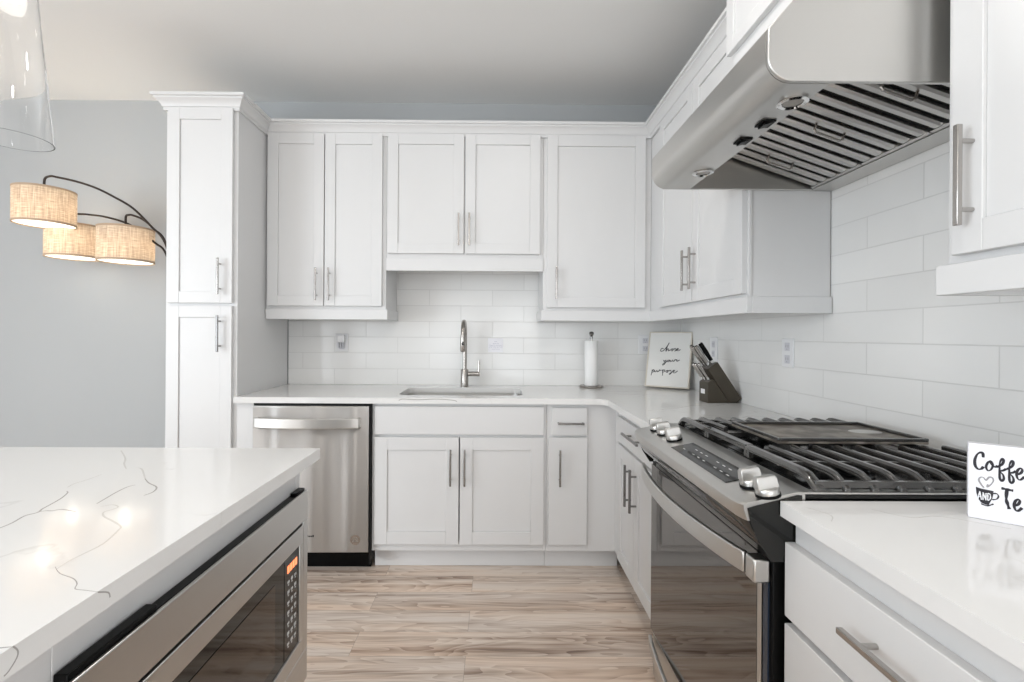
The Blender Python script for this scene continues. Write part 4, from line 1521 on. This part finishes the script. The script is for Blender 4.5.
# ------------------------------------------------------------------ arc floor lamp
r = thing('floor_lamp', 'dark arc floor lamp with three lit burlap drum shades behind the island', 'lamp', 3.06, 0.33, 0)
b = MB(); b.lathe([(0, 0), (0.14, 0), (0.14, 0.02), (0.12, 0.03), (0.02, 0.035), (0, 0.035)], (3.06, 0.33, 0.0), 36, cap=False); b.build('base', M_bronze, r)
b = MB(); b.tube([(3.06, 0.33, 0.03), (3.06, 0.33, 0.7), (3.06, 0.33, 1.36)], 0.013, 12); b.build('pole', M_bronze, r)
for (label, c, arm_pts) in (
        ('top', (3.755, 0.42, 1.941), [(3.06, 0.33, 1.34), (3.068, 0.33, 1.5), (3.143, 0.33, 1.768), (3.21, 0.343, 1.849), (3.31, 0.356, 1.955), (3.409, 0.369, 2.017), (3.507, 0.381, 2.066), (3.604, 0.394, 2.097), (3.7, 0.407, 2.116), (3.728, 0.42, 2.117), (3.759, 0.42, 2.095), (3.755, 0.42, 2.001)]),
        ('rear', (3.787, 0.2, 1.79), [(3.06, 0.33, 1.34), (3.068, 0.33, 1.5), (3.143, 0.33, 1.707), (3.217, 0.308, 1.766), (3.317, 0.287, 1.839), (3.424, 0.265, 1.894), (3.554, 0.243, 1.932), (3.664, 0.222, 1.95), (3.745, 0.2, 1.96), (3.791, 0.2, 1.95), (3.787, 0.2, 1.85)]),
        ('low', (3.37, 0.33, 1.748), [(3.06, 0.33, 1.34), (3.068, 0.33, 1.5), (3.143, 0.33, 1.759), (3.219, 0.33, 1.852), (3.274, 0.33, 1.899), (3.329, 0.33, 1.922), (3.355, 0.33, 1.925), (3.374, 0.33, 1.91), (3.37, 0.33, 1.808)]),
        ):
    b = MB(); b.tube(smooth(arm_pts, 5), 0.0062, 10); b.build('arm', M_bronze, r)
    b = MB(); R_, H_ = 0.136, 0.098
    x, y, z = c
    sroot = bpy.data.objects.new('lamp_shade', bpy.data.meshes.new('lamp_shade'))
    m_ = MB()
    m_.lathe([(R_, -H_), (R_, H_), (R_ - 0.002, H_), (R_ - 0.002, -H_), (R_, -H_)], (0, 0, 0), 48, cap=False)
    sroot.data.from_pydata(m_.v, [], m_.f)
    sroot.data.polygons.foreach_set('use_smooth', [True] * len(m_.f))
    sroot.data.set_sharp_from_angle(angle=0.8)
    sroot.data.materials.append(M_burlap)
    col.objects.link(sroot)
    sroot.parent = r
    sroot.location = W(x, y, z) - root_loc(r)
    b.lathe([(R_ + 0.001, H_ - 0.010), (R_ + 0.001, H_ + 0.001), (R_ - 0.003, H_ + 0.001), (R_ - 0.003, H_ - 0.010), (R_ + 0.001, H_ - 0.010)], c, 48, cap=False)
    b.build('trim_band', M_trimfab, sroot)
    b = MB()
    b.lathe([(R_ + 0.001, -H_ - 0.001), (R_ + 0.001, -H_ + 0.010), (R_ - 0.003, -H_ + 0.010), (R_ - 0.003, -H_ - 0.001), (R_ + 0.001, -H_ - 0.001)], c, 48, cap=False)
    b.build('trim_band', M_trimfab, sroot)
    b = MB(); b.lathe([(0.020, -H_ + 0.006), (R_ - 0.004, -H_ + 0.006), (R_ - 0.004, -H_ + 0.009), (0.020, -H_ + 0.009), (0.020, -H_ + 0.006)], c, 40, cap=False); b.build('diffuser', M_diffuser, sroot)
    b = MB(); b.lathe([(0, -H_ + 0.004), (0.0195, -H_ + 0.004), (0.0195, -H_ + 0.009), (0, -H_ + 0.009)], c, 20, cap=False); b.build('bulb_hot_spot', M_lampbulb, sroot)  # added glowing disc: the bulb's hot spot, for glints on the island
    b = MB(); b.lathe([(0, 0.055), (0.014, 0.055), (0.014, 0.03), (0.028, 0.005), (0.028, -0.02), (0.015, -0.04), (0, -0.044)], c, 20, cap=False); b.build('bulb', M_lampbulb, sroot)
    pl = bpy.data.lights.new('lamp_bulb', 'POINT'); pl.energy = 1.1; pl.color = (1.0, 0.92, 0.80); pl.shadow_soft_size = 0.035
    po = bpy.data.objects.new('lamp_bulb', pl); po.location = W(x, y, z - 0.02); col.objects.link(po)
    b = MB()
    for k in range(3):
        a_ = 2 * PI * k / 3
        b.tube([(x, y, z + 0.058), (x + (R_ - 0.003) * math.cos(a_), y + (R_ - 0.003) * math.sin(a_), z + H_ - 0.006)], 0.0018, 6)
    b.build('shade_ring', M_bronze, sroot)
# ------------------------------------------------------------------ pendant over the island
PXc, PYc = 2.43, 1.91
r = thing('pendant_light', 'clear glass cone pendant lamp hanging over the island at upper left', 'pendant', PXc, PYc, 1.74)
b = MB()
outp = [(0.081, 1.722), (0.0805, 1.730), (0.071, 1.83), (0.059, 1.96), (0.049, 2.08), (0.042, 2.17), (0.026, 2.19)]
inn = [(x - 0.0028, z) for x, z in outp][::-1]
b.lathe(outp + inn + [outp[0]], (PXc, PYc, 0), 48, cap=False)
b.build('glass_shade', M_glass, r, sharp=60)
b = MB(); b.lathe([(0.0, 2.23), (0.022, 2.23), (0.024, 2.22), (0.024, 2.175), (0.018, 2.15), (0.0, 2.15)], (PXc, PYc, 0), 24, cap=False); b.build('socket', M_chrome, r)
b = MB(); b.lathe([(0.0, 2.149), (0.013, 2.149), (0.014, 2.135), (0.024, 2.11), (0.026, 2.092), (0.018, 2.072), (0.0, 2.066)], (PXc, PYc, 0), 20, cap=False); b.build('bulb', M_bulb, r)
b = MB(); b.cyl((PXc, PYc, 2.23), (PXc, PYc, CEIL - 0.02), 0.003, 8); b.build('cord', M_black, r)
b = MB(); b.lathe([(0, 0), (0.06, 0), (0.06, -0.012), (0.04, -0.025), (0, -0.025)], (PXc, PYc, CEIL - 0.0005), 28, cap=False); b.build('ceiling_canopy', M_chrome, r)
